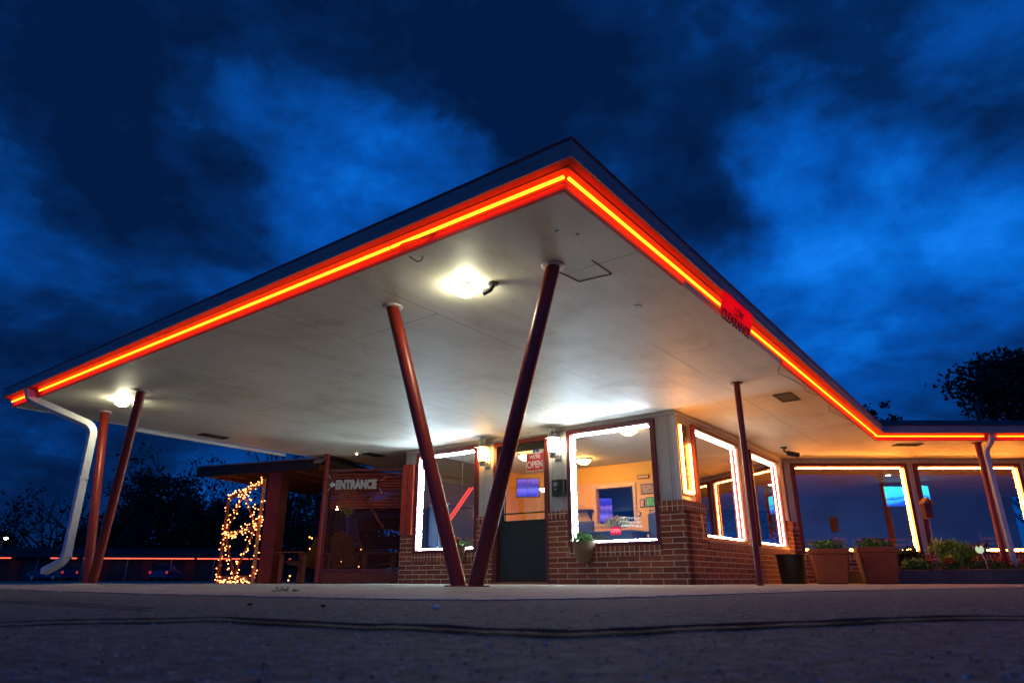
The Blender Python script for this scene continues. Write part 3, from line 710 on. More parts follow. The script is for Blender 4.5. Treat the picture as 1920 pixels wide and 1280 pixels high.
T_ = thing('office_sign', 'upright OFFICE sign outlined in amber neon on the corner wall', 'sign', bl(6.10, 1.90, 1.20), YAW)
MB().box(-0.19, 0.17, -0.022, 0, 0.0, 1.02).build('board', M_paint('pale_sign_board', (0.30, 0.14, 0.05), 0.5), T_, bevel=0.003)
for i, ch in enumerate('OFFICE'):
    text('lettering', ch, (-0.005, -0.026, 0.855 - i*0.153), (1,0,0), (0,0,1), 0.17, BLK, T_, 0.002, 0.006, 1.0, 'CENTER')
for pts in ([(-0.155,-0.045,0.03),(-0.155,-0.045,0.98)], [(0.135,-0.045,0.03),(0.135,-0.045,0.74)], [(-0.13,-0.045,0.03),(0.11,-0.045,0.03)]):
    MB().tube(pts, 0.012, 8).build('neon_tube', MT['tube_office'], T_, smooth=True)
bx = MB(); bx.box(-0.055,0.06,-0.031,-0.0225,0.84,0.848); bx.box(-0.075,0.065,-0.031,-0.0225,0.992,1.0); bx.box(-0.08,-0.072,-0.031,-0.0225,0.84,1.0); bx.box(0.062,0.07,-0.031,-0.0225,0.84,1.0); bx.build('letter_border', BLK, T_)

T_ = thing('key_drop_box', 'black metal drop box on the wall under the white lantern', 'box', bl(5.90, 3.91, 1.30), YAW)
MB().box(-0.10, 0, -0.11, 0.11, 0.0, 0.255).build('body', MT['black'], T_, bevel=0.008)
MB().box(-0.106, -0.1005, 0.0, 0.075, 0.15, 0.215).build('label_plate', M_paint('grey_plate', (0.35,0.36,0.35), 0.5), T_)
MB().tube([(-0.108,0.035,0.105),(-0.1,0.035,0.105)], 0.017, 12).build('lock', MT['steel'], T_)

def camera_unit(loc, rz, label, m, s=1.0):
    T_ = thing('security_camera', label, 'camera', loc, rz)
    MB().lathe([(0.045*s,-0.0005),(0.045*s,-0.02*s),(0.02*s,-0.03*s)], (0,0,0), 14).build('mount', m, T_)
    MB().tube([(0,0,-0.02*s),(0.0,0,-0.06*s),(0.07*s,0,-0.09*s)], 0.014*s, 8).build('bracket', m, T_, smooth=True)
    MB().tube([(0.04*s,0,-0.085*s),(0.20*s,0,-0.115*s)], 0.038*s, 12).build('body', m, T_, smooth=True)
camera_unit(bl(9.85, 1.50, H), R(0), 'black bullet security camera under the soffit at the inner corner', MT['black'], 1.3)
camera_unit(bl(5.31, 9.16, H), R(200), 'small grey security camera on the soffit by the patio post', MT['gutter'], 1.0)
for i, pts in enumerate(([(4.60,0.02,2.395),(4.8,0.10,2.36),(5.2,0.06,2.375),(5.6,0.02,2.37),(5.9,0.08,2.385),(6.2,0.0,2.37)], [(6.9,0.02,2.38),(7.2,0.09,2.36),(7.6,0.07,2.39),(8.0,0.0,2.375)], [(-0.03,1.05,2.445),(-0.055,1.2,2.425),(-0.058,1.4,2.438),(-0.035,1.5,2.45)], [(0.06,1.45,2.395),(0.10,1.40,2.35),(0.12,1.38,2.36),(0.13,1.37,2.398)])):
    o = MB().tube([bl(*p_) for p_ in pts], 0.005, 6).build('loose_cable', MT['black'])
    tag(o, ['loose black cable looping along the right soffit edge near the thin post', 'short sagging cable on the soffit edge nearest the inner corner', 'thin cable drooping across the front neon tube', 'small hanging wire loop in the soffit behind the front neon'][i], 'cable')
T_ = thing('indicator_lamp', 'tiny white lamp on the dark soffit above the patio screen', 'light', bl(5.45, 8.35, H)); MB().ball((0,0,-0.02), 0.012, 8, 5).build('lens', MT['bulb_white'], T_)

# ------------------------------------------------------------------ plants
def clump(mb, c, rad, n, size, rg, flat=0.0, asp=0.55, up=0.0):
    for _ in range(n):
        d = Vector((rg.gauss(0,1), rg.gauss(0,1), rg.gauss(0,1))).normalized() * (rg.random() ** 0.45)
        mb.leaf((c[0]+d.x*rad[0], c[1]+d.y*rad[1], c[2]+d.z*rad[2]), size*rg.uniform(0.6,1.3), rg, flat, asp)
def flowerset(mb, spots, n, size, rg):
    for p_ in spots:
        for _ in range(n): mb.leaf((p_[0]+rg.gauss(0,size*0.5), p_[1]+rg.gauss(0,size*0.5), p_[2]+rg.gauss(0,size*0.4)), size, rg, 0, 0.9)
def wall_basket(y, z, label, red):
    T_ = thing('wall_basket', label, 'planter', bl(5.85, y, z), YAW)
    m = MB(); n = 10; prof = [(0.085,0.0),(0.13,0.10),(0.165,0.24),(0.18,0.30)]
    m.lathe(prof, (0,0,0), 22)
    for i, v in enumerate(m.v): m.v[i] = Vector((min(-0.002, v.x*0.95 - 0.085 if v.x < 0 else -0.004 - 0.06*(1-v.x/0.18)), v.y, v.z + 0.006*math.sin(i*2.1)))
    m.build('basket', MT['wicker'], T_, smooth=True, recalc=True)
    f = MB(); clump(f, (-0.13,0,0.34), (0.12,0.17,0.09), 260, 0.06, rnd); f.build('foliage', MT['leaf'], T_, recalc=False)
    if red:
        f = MB(); flowerset(f, [(-0.15,0.10,0.48),(-0.13,0.03,0.43),(-0.18,-0.08,0.40)], 16, 0.045, rnd); f.build('blossoms', MT['redleaf'], T_, recalc=False)
wall_basket(3.44, 0.30, 'coir wall basket of fresh green leaves under the right front window', False)
wall_basket(5.95, 0.30, 'coir wall basket with red flowers under the window behind the V', True)

def tpot(x, y, w0, w1, h, label, seed):
    rg = random.Random(seed)
    T_ = thing('terracotta_planter', label, 'planter', (x, y, 0.0), R(-19), 'terracotta planters by the side wing')
    m = MB(); m.frustum(w0, w0, 0.0, w1*0.94, w1*0.94, h*0.86); m.build('pot', MT['terracotta'], T_, bevel=0.03)
    m = MB(); m.frustum(w1*0.97, w1*0.97, h*0.84, w1, w1, h); m.build('rim', MT['terracotta'], T_, bevel=0.015)
    MB().box(-w1*0.45, w1*0.45, -w1*0.45, w1*0.45, h+0.001, h+0.008).build('soil', MT['soil'], T_)
    f = MB(); clump(f, (0,0,h+0.06), (w1*0.46, w1*0.46, 0.09), 420, 0.06, rg); f.build('foliage', MT['leaf'], T_, recalc=False)
    f = MB(); flowerset(f, [(rg.uniform(-0.4,0.4)*w1, rg.uniform(-0.45,0.3)*w1, h+rg.uniform(0.08,0.15)) for _ in range(7)], 9, 0.032, rg); f.build('blossoms', MT['redleaf'], T_, recalc=False)
tpot(5.11, 11.35, 0.45, 0.60, 0.53, 'square terracotta planter of red flowers beside the dark bin', 3)
tpot(5.92, 11.42, 0.45, 0.60, 0.56, 'square terracotta planter of red flowers nearest the flower bed', 4)
T_ = thing('waste_bin', 'dark green plastic bin standing left of the terracotta planters', 'bin', (4.74, 11.95, 0.0))
MB().lathe([(0.195,0.0),(0.20,0.01),(0.235,0.44),(0.25,0.445),(0.25,0.475),(0.225,0.475),(0.19,0.02)], (0,0,0), 24, True).build('bin_body', MT['bin'], T_, smooth=True)
MB().lathe([(0.252,0.455),(0.258,0.462),(0.252,0.47)], (0,0,0), 24, False).build('rim', MT['bin'], T_, smooth=True)

# planting bed
T_ = thing('planter_wall', 'low grey concrete wall edging the flower bed by the wing', 'wall', (6.30, 11.75, 0.0))
m = MB(); m.add([(0,-0.08,0),(9,-0.72,0),(9,-0.58,0),(0,0.06,0),(0,-0.08,0.215),(9,-0.72,0.30),(9,-0.58,0.30),(0,0.06,0.215)],
                [(0,3,2,1),(4,5,6,7),(0,1,5,4),(1,2,6,5),(2,3,7,6),(3,0,4,7)]); m.build('kerb_face', MT['kerb'], T_, bevel=0.012)
m = MB(); m.box(6.36, 15.3, 11.83, 13.60, 0.0, 0.19); struct(m.build('bed_soil_ground', MT['soil']))
def bush(x, y, z, rx, rz, n, size, ml, label, seed, asp=0.3, group=None):
    rg = random.Random(seed); T_ = thing('shrub', label, 'shrub', (x, y, z), 0, group)
    f = MB()
    for k in range(14):
        an = rg.uniform(0, 6.28); rr = rx * math.sqrt(rg.random()) * 0.8
        clump(f, (rr*math.cos(an), rr*math.sin(an)*0.7, rz*rg.uniform(0.5,1.45)), (rx*0.42, rx*0.35, rz*0.42), n//14, size, rg, 0, asp)
    f.build('foliage', MT[ml], T_, recalc=False)
    s = MB()
    for k in range(7):
        an = rg.uniform(0, 6.28); s.tube([(0.04*math.cos(an),0.04*math.sin(an),0),(rx*0.6*math.cos(an),rx*0.5*math.sin(an),rz*1.2)], 0.006, 5)
    s.build('stem', MT['bark'], T_)
bush(7.62, 12.15, 0.19, 0.36, 0.30, 3400, 0.085, 'fern', 'feathery bright green shrub in the flower bed', 11)
bush(6.95, 12.1, 0.19, 0.22, 0.12, 800, 0.06, 'leaf', 'low dark green plant right of the last terracotta planter', 12, 0.5)
bush(7.15, 12.75, 0.19, 0.3, 0.24, 1000, 0.07, 'treeleaf', 'dark bush against the wing wall behind the planters', 15, 0.5)
fx = [(7.05,11.95),(7.35,11.93),(7.90,11.9),(8.1,11.86),(8.3,11.9),(8.55,11.75),(8.85,11.75),(9.1,11.72),(9.4,11.7)]
for i, (x, y) in enumerate(fx):
    rg = random.Random(40+i)
    T_ = thing('flowering_plant', ['low red flowering plant in the bed below the wing windows'][0], 'flowers', (x, y, 0.19), 0, 'red flowering plants in the bed')
    f = MB(); clump(f, (0,0,0.09), (0.15,0.10,0.10), 150, 0.06, rg); f.build('foliage', MT['leaf'], T_, recalc=False)
    f = MB(); flowerset(f, [(rg.uniform(-0.13,0.13), rg.uniform(-0.1,0.05), rg.uniform(0.10,0.22)) for _ in range(4)], 12, 0.04, rg); f.build('blossoms', MT['redleaf'], T_, recalc=False)
T_ = thing('birdhouse', 'red birdhouse on a thin pole in the flower bed', 'birdhouse', (7.22, 11.95, 0.19))
MB().tube([(0,0,0),(0,0,0.90)], 0.008, 8).build('pole', MT['gutter'], T_)
MB().frustum(0.13, 0.11, 0.88, 0.13, 0.11, 1.13).build('house', MT['redwood'], T_, bevel=0.004)
MB().extr([(-0.09,-0.09,1.11),(0,-0.09,1.20),(0.09,-0.09,1.11),(0.09,-0.09,1.13),(0,-0.09,1.225),(-0.09,-0.09,1.13)], (0,0.17,0)).build('gable_roof', MT['wood'], T_)
MB().tube([(0.0,-0.056,1.03),(0.0,-0.0545,1.03)], 0.022, 14).build('entry_hole', MT['black'], T_)
T_ = thing('garden_light', 'glowing white glass garden light on a stake among the red flowers', 'light', (7.88, 11.80, 0.19))
MB().tube([(0.06,-0.02,0),(0.05,-0.01,0.18),(0.02,0,0.30)], 0.007, 8).build('stake', MT['white'], T_, smooth=True)
MB().ball((0,0,0.36), 0.062, 14, 9, 1.1).build('shade', M_emit('garden_light_glass', (0.62, 0.75, 0.46), 0.75), T_)
pt = MB()
for an in (0.3, 1.7, 2.9, 4.0, 5.2): pt.add([(0.06*math.cos(an),0.06*math.sin(an),0.38),(0.13*math.cos(an+.3),0.13*math.sin(an+.3),0.42),(0.15*math.cos(an),0.15*math.sin(an),0.48),(0.10*math.cos(an-.3),0.10*math.sin(an-.3),0.43)], [(0,1,2,3)])
pt.build('petal_rim', MT['terracotta'], T_)

# ------------------------------------------------------------------ lobby contents
def wt(x, y, z): return bl(x, y, z)
for x, y, lab in ((6.55, 3.0, 'lit dome light on the lobby ceiling nearest the right front window'), (8.6, 5.1, 'lit dome light on the lobby ceiling near the back wall'), (7.5, 5.75, 'lit dome light on the ceiling seen through the door')):
    T_ = thing('lobby_light', lab, 'light', wt(x, y, IC), YAW, 'dome lights in the lobby')
    MB().lathe([(0.0005,-0.115),(0.07,-0.105),(0.125,-0.07),(0.14,-0.035)], (0,0,0), 20, False).build('dome', MT['lobbylamp'], T_, smooth=True)
    MB().lathe([(0.15,-0.034),(0.155,-0.02),(0.155,-0.0005)], (0,0,0), 20).build('rim', MT['steel'], T_, smooth=True)
T_ = thing('pendant_lamp', 'white bowl pendant lamp hanging in the lobby seen through the door', 'light', wt(8.3, 5.86, 1.74), YAW)
MB().lathe([(0.0005,0.0),(0.06,0.01),(0.10,0.05),(0.11,0.07)], (0,0,0), 18, False).build('bowl', M_emit('pendant_bowl', (1.0, 0.8, 0.45), 14), T_, smooth=True)
MB().tube([(0,0,0.07),(0,0,0.64)], 0.006, 6).build('stem', MT['steel'], T_)
def M_screen(name, stops, axis=1, sc=1.0, s=1.0, ns=6.0):
    m, nt, out = mat(name)
    uv = uvco(nt); n1 = noise(nt, uv, ns, 4, 0.6, 0.8)
    sx = N(nt, 'ShaderNodeSeparateXYZ'); L(nt, uv, sx.inputs[0])
    k = mth(nt, 'FRACT', mth(nt, 'ADD', mth(nt, 'MULTIPLY', sx.outputs[axis], sc), mth(nt, 'MULTIPLY', n1, 0.5)))
    e = N(nt, 'ShaderNodeEmission'); L(nt, ramp(nt, k, stops), e.inputs[0]); e.inputs[1].default_value = s
    L(nt, e.outputs[0], out.inputs[0]); return m
SCR_P = M_screen('purple_tv_picture', [(0.0,(0.04,0.02,0.35)),(0.3,(0.06,0.05,0.62)),(0.5,(0.22,0.20,0.95)),(0.7,(0.04,0.03,0.38)),(0.9,(0.25,0.12,0.6))], 1, 2.0, 1.0, 26)
SCR_C = M_screen('cyan_tv_picture', [(0.0,(0.01,0.05,0.5)),(0.35,(0.02,0.10,0.75)),(0.5,(0.05,0.6,1.0)),(0.56,(0.02,0.12,0.8)),(0.62,(0.05,0.75,0.95)),(0.9,(0.06,0.85,0.8))], 1, 1.6, 1.1, 1.6)
def tv(loc, rz, w, h, m, label):
    T_ = thing('television', label, 'television', loc, rz)
    MB().box(-w/2-0.02, w/2+0.02, 0.0, 0.05, -0.02, h+0.02).build('casing', MT['black'], T_, bevel=0.006)
    MB().add([(-w/2,-0.002,0),(w/2,-0.002,0),(w/2,-0.002,h),(-w/2,-0.002,h)], [(0,1,2,3)]) if False else None
    s = MB(); s.add([(-w/2,-0.003,0),(w/2,-0.003,0),(w/2,-0.003,h),(-w/2,-0.003,h)], [(0,1,2,3)]); s.build('screen', m, T_, recalc=False)
    if w == 0.46:
        MB().box(-w/2,w/2,-0.006,-0.0035,h*0.49,h*0.51).build('picture_divider', MT['black'], T_); MB().box(-0.005,0.005,-0.0064,-0.0061,0,h).build('picture_divider', MT['black'], T_)
    MB().tube([(0,0.05,h/2),(0,0.25,h/2)], 0.02, 8).build('wall_mount', MT['black'], T_)
tv(wt(8.5, 6.43, 1.72), R(-10), 0.46, 0.36, SCR_P, 'television with purple picture seen through the door glass')
tv(wt(11.3, 6.15, 1.36), R(0), 0.30, 0.55, SCR_P, 'narrow purple screen seen inside the gilt framed opening')
tv((9.85, 17.0, 1.80), R(-14), 1.0, 0.48, SCR_C, 'television with cyan picture in the dark dining room')
# shelf with ornaments, pictures, clock
sh = MB(); sh.box(BX-0.20, BX-0.001, 5.50, 6.20, 1.44, 1.48); sh.extr([(BX-0.18,5.55,1.44),(BX-0.002,5.55,1.44),(BX-0.002,5.55,1.26)], (0,0.03,0)); sh.extr([(BX-0.18,6.1,1.44),(BX-0.002,6.1,1.44),(BX-0.002,6.1,1.26)], (0,0.03,0))
o = sh.build('wall_shelf', MT['darkwood']); o.matrix_world = BM_; tag(o, 'dark wooden shelf on the orange lobby wall', 'shelf')
T_ = thing('ornament', 'small amber figurine standing on the lobby shelf', 'ornament', wt(BX-0.1, 5.74, 1.48), YAW); MB().lathe([(0.035,0),(0.04,0.02),(0.018,0.05),(0.03,0.08),(0.02,0.11),(0.0005,0.125)], (0,0,0), 12).build('figure', MT['gold'], T_, smooth=True)
def M_art(name, stops, ns=9):
    m, nt, out = mat(name); n1 = noise(nt, objco(nt), ns, 4, 0.6, 1.0); principled(nt, out, ramp(nt, n1, stops), 0.5); return m
AR1 = M_art('sepia_print', [(0.35,(0.10,0.05,0.02)),(0.5,(0.45,0.28,0.10)),(0.65,(0.08,0.04,0.02))], 14)
AR2 = M_art('green_print', [(0.35,(0.03,0.25,0.03)),(0.5,(0.08,0.5,0.04)),(0.7,(0.5,0.6,0.3))], 9)
AR3 = M_art('pale_print', [(0.35,(0.5,0.2,0.08)),(0.55,(0.7,0.45,0.2)),(0.65,(0.5,0.15,0.05))], 18)
for y0, y1, z0, z1, m, lab in ((4.04,4.36,1.72,1.92,AR1,'sepia picture in a dark frame on the orange lobby wall'), (4.0,4.26,1.46,1.65,AR2,'bright green picture on the orange lobby wall'), (4.16,4.42,2.03,2.11,AR3,'small faded notice highest on the orange lobby wall'), (4.30,4.40,1.46,1.62,AR3,'narrow picture left of the green one on the lobby wall'), (4.06,4.20,1.26,1.40,AR1,'small dark picture below the green one on the lobby wall')):
    T_ = thing('framed_picture', lab, 'picture', wt(BX-0.001, (y0+y1)/2, z0), YAW, 'pictures on the lobby wall')
    hw = (y1-y0)/2; MB().box(-0.025, 0, -hw, hw, 0, z1-z0).build('frame', MT['darkwood'], T_); MB().box(-0.028, -0.0255, -hw+0.015, hw-0.015, 0.015, z1-z0-0.015).build('print', m, T_)
T_ = thing('wall_clock', 'small round clock on the orange lobby wall', 'clock', wt(BX-0.001, 4.45, 1.34), YAW); MB().tube([(-0.03,0,0),(0,0,0)], 0.055, 20).build('rim', MT['wood'], T_); MB().tube([(-0.034,0,0),(-0.031,0,0)], 0.042, 20).build('face', AR3, T_)
def chair(x, y, rz, label, m, s=1.0, ladder=False, world=False):
    T_ = thing('dining_chair' if ladder else 'lobby_chair', label, 'chair', (x, y, 0.02) if world else wt(x, y, 0.02), rz if world else YAW + rz, 'ladder back dining chairs' if ladder else 'black lobby chairs')
    MB().box(-0.23,0.23,-0.23,0.23,0.42,0.48).build('seat', m, T_, bevel=0.02)
    bk = MB()
    if ladder:
        for k in range(4): bk.box(-0.20,0.20,0.20,0.22,0.58+k*0.11,0.64+k*0.11)
        for sx_ in (-1,1): bk.tube([(sx_*0.2,0.21,0.48),(sx_*0.21,0.25,1.04)], 0.018, 8)
    else: bk.box(-0.24,0.24,0.19,0.25,0.52,1.16)
    bk.build('backrest', m, T_, bevel=0.0 if ladder else 0.03)
    for sx_ in (-1,1):
        for sy_ in (-1,1): MB().tube([(sx_*0.2,sy_*0.2,0.42),(sx_*0.21,sy_*0.22,0.0)], 0.016, 8).build('leg', m, T_)
chair(7.9, 3.28, R(-90), 'high black chair close to the right front window', MT['blackfab'])
chair(8.6, 5.28, R(-90), 'black chair at the far end of the dark counter', MT['blackfab'])
T_ = thing('lobby_counter', 'dark counter standing inside the right front window', 'counter', wt(7.7, 3.95, 0.02), YAW)
MB().box(-0.3,0.3,-0.45,0.8,0.0,0.80).build('front_panel', MT['blackfab'], T_); MB().box(-0.34,0.34,-0.5,0.85,0.80,0.84).build('top', M_paint('dark_blue_counter_top', (0.02,0.03,0.06), 0.3), T_, bevel=0.008)
T_ = thing('flower_arrangement', 'bushy yellow green flower arrangement on the lobby counter', 'flowers', wt(7.5, 3.82, 0.86), YAW)
MB().lathe([(0.05,0),(0.07,0.03),(0.06,0.08)], (0,0,0), 14).build('bowl', MT['terracotta'], T_, smooth=True)
f = MB(); clump(f, (0,0,0.13), (0.14,0.26,0.10), 380, 0.07, rnd, 0, 0.4); f.build('foliage', M_leaf('yellow_green_leaf', (0.12,0.15,0.02), (0.40,0.38,0.06), 9), T_, recalc=False)
f = MB(); flowerset(f, [(-0.05,0.08,0.25),(-0.08,-0.02,0.20),(0.0,0.2,0.2),(-0.1,0.0,0.05)], 12, 0.035, rnd); f.build('blossoms', MT['redleaf'], T_, recalc=False)
T_ = thing('neon_open_sign', 'small red glowing OPEN sign low in the right front window', 'sign', wt(6.08, 3.07, 0.70), YAW)
MB().box(0.0,0.01,-0.09,0.09,0.0,0.115).build('panel', M_emit('red_sign_glow', (0.8,0.015,0.02), 0.9), T_, bevel=0.004)
text('lettering', 'OPEN', (-0.003,0,0.035), u_, v_, 0.07, M_emit('pink_letter_glow', (1.0,0.3,0.3), 1.3), T_, 0.001, 0.001, 0.9, 'CENTER')
T_ = thing('window_lettering', 'slanted white hand lettering on the right front window glass', 'lettering', wt(5.918, 2.78, 0.80), YAW)
sc_ = MB(); rg = random.Random(5)
for row in range(3):
    for k in range(8):
        y = 0.14 - k*0.042 - row*0.02; z = 0.11 - row*0.055 - k*0.004
        sc_.tube([(0,y,z),(0,y-0.012,z+0.035),(0,y-0.022,z+rg.uniform(0,0.02)),(0,y-0.036,z+0.03)], 0.0035, 4)
sc_.build('strokes', WHL, T_)
T_ = thing('cabinet', 'dark blue cabinet inside the left front window', 'cabinet', wt(6.75, 6.9, 0.02), YAW)
MB().box(-0.45,0.35,-0.25,0.25,0.0,1.35).build('carcass', M_paint('dark_blue_cabinet', (0.006,0.010,0.022), 0.6), T_); MB().box(-0.48,0.38,-0.28,0.27,1.351,1.39).build('top', MT['darkwood'], T_)
for k in (-1,1): MB().box(-0.462,-0.451,0.01*k,0.235*k,0.08,1.3).build('door', M_paint('blue_cabinet_door', (0.008,0.015,0.034), 0.6), T_)
T_ = thing('red_streak_bars', 'pair of slanted glowing bars added to stand for a red streak in the left front window', 'light streak', wt(6.35, 6.25, 1.10), YAW)  # glowing bars added to imitate a red streak in the glass, source unknown
STREAK = M_emit('red_streak_glow', (1.0, 0.05, 0.03), 2.2)
for dy in (0.0, 0.075): MB().tube([(0, 0.42+dy, -0.02), (0, -0.13+dy, 0.56)], 0.011, 8).build('tube', STREAK, T_, smooth=True)
MB().tube([(0.02, 0.15, 0.29), (0.02, 0.15, 1.26)], 0.005, 6).build('streak_hanger', MT['black'], T_)
T_ = thing('hanging_lamp', 'small amber lamp glowing low behind the left front window', 'light', wt(7.1, 6.62, 1.30), YAW)
MB().lathe([(0.0005,0.0),(0.05,0.012),(0.08,0.045)], (0,0,0), 16, False).build('bowl', M_emit('amber_bowl', (1.0, 0.6, 0.2), 5.0), T_, smooth=True); MB().tube([(0,0,0.045),(0,0,1.08)], 0.006, 6).build('stem', MT['steel'], T_)
# dining room
for i, (x, y, rz) in enumerate(((6.5,16.2,10),(7.1,16.9,170),(7.8,16.1,30),(8.5,17.0,160),(9.1,16.3,-20),(10.4,16.8,40),(11.0,16.2,170),(12.0,16.7,10))):
    chair(x, y, R(rz), 'ladder back chair in the dark dining room', MT['darkwood'], 1, True, True)
for x, y, lab in ((7.4,16.5,'dark dining table behind the planters in the wing window'),(9.7,16.7,'dark dining table behind the green shrub in the wing window'),(11.5,16.5,'dark dining table at the right end of the wing')):
    T_ = thing('dining_table', lab, 'table', (x, y, 0.02)); MB().box(-0.4,0.4,-0.35,0.35,0.70,0.74).build('top', MT['blackfab'], T_, bevel=0.01); MB().tube([(0,0,0),(0,0,0.70)], 0.04, 10).build('pedestal', MT['black'], T_); MB().lathe([(0.25,0),(0.25,0.02),(0.04,0.05)], (0,0,0), 16).build('foot', MT['black'], T_)
T_ = thing('downlight', 'small bright downlight on the dining room ceiling', 'light', (8.85, 15.9, IC)); MB().lathe([(0.045,-0.012),(0.05,-0.0005)], (0,0,0), 14).build('lens', MT['downlight'], T_)

# ------------------------------------------------------------------ patio on the left
T_ = thing('patio_shelter', 'dark timber patio shelter left of the diner with a red gable post', 'shelter', (-3.87, 13.5, 0.0), math.atan2(-1.1*-1, -2.88) )
# local +X runs left along the front fascia, +Y towards the viewer's side is negative
MB().box(0.02, 3.15, -0.02, 0.03, 2.16, 2.36).build('fascia', MT['darkwood'], T_)
MB().box(0.0, 3.2, -0.06, 0.05, 2.362, 2.39).build('drip_edge', MT['gutter'], T_)
MB().box(-0.3, 3.15, -4.2, -0.03, 2.30, 2.36).build('roof', MT['darkwood'], T_)
for k in range(6): MB().box(0.1+k*0.58, 0.16+k*0.58, -4.1, -0.04, 2.18, 2.298).build('rafter', MT['wood'], T_)
MB().box(0.93, 1.25, -0.30, -0.04, 0.0, 2.17).build('post', MT['redwood'], T_, bevel=0.01)
MB().box(2.9, 3.02, -4.1, -3.98, 0.0, 2.17).build('post', MT['darkwood'], T_)
rl = MB()
for z in (0.35, 0.8, 1.25, 1.7): rl.box(-0.2, 3.0, -4.06, -4.0, z, z+0.3)
rl.build('back_boarding', MT['darkwood'], T_)
T_s = thing('patio_screen', 'tall red framed wire screen beside the front wall', 'screen', (-3.60, 13.28, 0.0), math.atan2(ed.y, ed.x))
W_ = 1.60
fr = MB(); fr.box(0,0.04,-0.02,0.02,0,2.12); fr.box(W_-0.04,W_,-0.02,0.02,0,2.12); fr.box(0.04,W_-0.04,-0.02,0.02,2.07,2.12); fr.box(0.04,W_-0.04,-0.02,0.02,0.20,0.26)
fr.build('frame', MT['trim'], T_s)
wr_ = MB()
for i in range(1, 32): wr_.tube([(0.04+i*0.0485,0,0.26),(0.04+i*0.0485,0,2.07)], 0.0035, 4, False)
for i in range(1, 36): wr_.tube([(0.04,0.004,0.26+i*0.05),(W_-0.04,0.004,0.26+i*0.05)], 0.0035, 4, False)
wr_.build('wire_mesh', M_paint('rusty_red_wire', (0.16, 0.02, 0.012), 0.6), T_s)
MB().box(0.04, W_-0.04, -0.03, 0.03, 0.02, 0.19).build('bottom_rail', MT['redwood'], T_s)
sl = MB()
for k in range(12): sl.box(0.05, W_-0.05, 0.045, 0.06, 1.36+k*0.058, 1.398+k*0.058)
sl.build('slat_board', MT['redboard'], T_s)
br = MB(); br.tube([(0.45,0.03,2.0),(1.15,0.03,1.0)], 0.03, 6); br.build('brace', MT['redwood'], T_s)
T_b = thing('red_boards', 'pair of bright red upright boards at the end of the front wall', 'boards', bl(5.83, 7.26, 0.84), YAW)
MB().box(-0.03,0,-0.145,-0.01,0.0,1.28).build('plank', MT['redboard'], T_b, bevel=0.003); MB().box(-0.03,0,0.01,0.145,0.0,1.28).build('plank', MT['redboard'], T_b, bevel=0.003)

# string light panel
pd = Vector((-0.544, 0.839, 0)); PL = 3.2
T_p = thing('lighted_panel', 'wooden fence panel outlined with glowing amber fairy lights', 'light panel', (-4.60, 12.60, 0.0), math.atan2(pd.y, pd.x))
fr = MB()
for z0, z1 in ((0.06,0.14),(0.95,1.02),(1.74,1.82)): fr.box(0.03, PL-0.03, -0.02, 0.02, z0, z1)
for x in (0.0, PL-0.06): fr.box(x, x+0.06, -0.03, 0.03, 0.0, 1.84)
MT['panelwood'] = M_paint('orange_stained_timber', (0.50, 0.13, 0.03), 0.6, 0.25, 6)
fr.build('timber_frame', MT['panelwood'], T_p)
dg = MB()
for a_, b_ in (((0.3,1.02),(1.7,1.74)),((2.9,1.02),(1.7,1.74)),((0.3,0.95),(1.6,0.14)),((2.9,0.95),(1.6,0.14))): dg.tube([(a_[0],0.0,a_[1]),(b_[0],0.0,b_[1])], 0.022, 5)
dg.build('brace', MT['panelwood'], T_p)
rg = random.Random(21); bulbs = []
def strand(pts, n, j=0.035):
    seg = [((Vector(b_)-Vector(a_)).length) for a_, b_ in zip(pts, pts[1:])]; tot = sum(seg)
    for i in range(n):
        d = tot*(i+rg.random()*0.8)/n; k = 0
        while k < len(seg)-1 and d > seg[k]: d -= seg[k]; k += 1
        a_, b_ = Vector(pts[k]), Vector(pts[k+1]); p_ = a_ + (b_-a_)*min(1, d/seg[k])
        bulbs.append((p_.x+rg.gauss(0,j*1.5), rg.choice((-0.035,0.035))+rg.gauss(0,0.01), max(0.02, p_.y+rg.gauss(0,j))))
strand([(PL,1.80),(2.4,1.84),(1.6,1.76),(0.02,1.82)], 74)
strand([(PL,1.02),(2.2,0.92),(0.9,1.02),(0.0,1.06)], 64)
strand([(PL,0.12),(2.6,0.03),(1.3,0.06),(0.6,0.02),(0.0,0.1)], 64)
strand([(0.05,0.9),(0.02,1.25)], 12, 0.05)
strand([(1.7,1.7),(3.0,1.05)], 20); strand([(1.5,1.7),(0.3,1.15)], 18)
strand([(3.0,0.95),(1.8,0.12)], 22); strand([(1.7,0.14),(0.25,0.95)], 22)
strand([(PL,0.05),(PL,1.8)], 20, 0.02); strand([(0.0,0.1),(0.0,1.75)], 16, 0.02)
bme = None
bulbs.sort(key=lambda p_: p_[0])
for i, p_ in enumerate(bulbs[:100]):
    if bme is None:
        ob = MB().ball((0,0,0), 0.0105, 6, 4).build('fairy_bulb', MT['bulb'], T_p); bme = ob.data
    else:
        ob = bpy.data.objects.new('fairy_bulb', bme); COL.objects.link(ob); ob.parent = T_p
    ob.location = p_
m = MB()
for p_ in bulbs[100:]: m.ball(p_, 0.0115, 6, 4)
m.build('far_fairy_bulbs', MT['bulb'], T_p, kind='stuff')

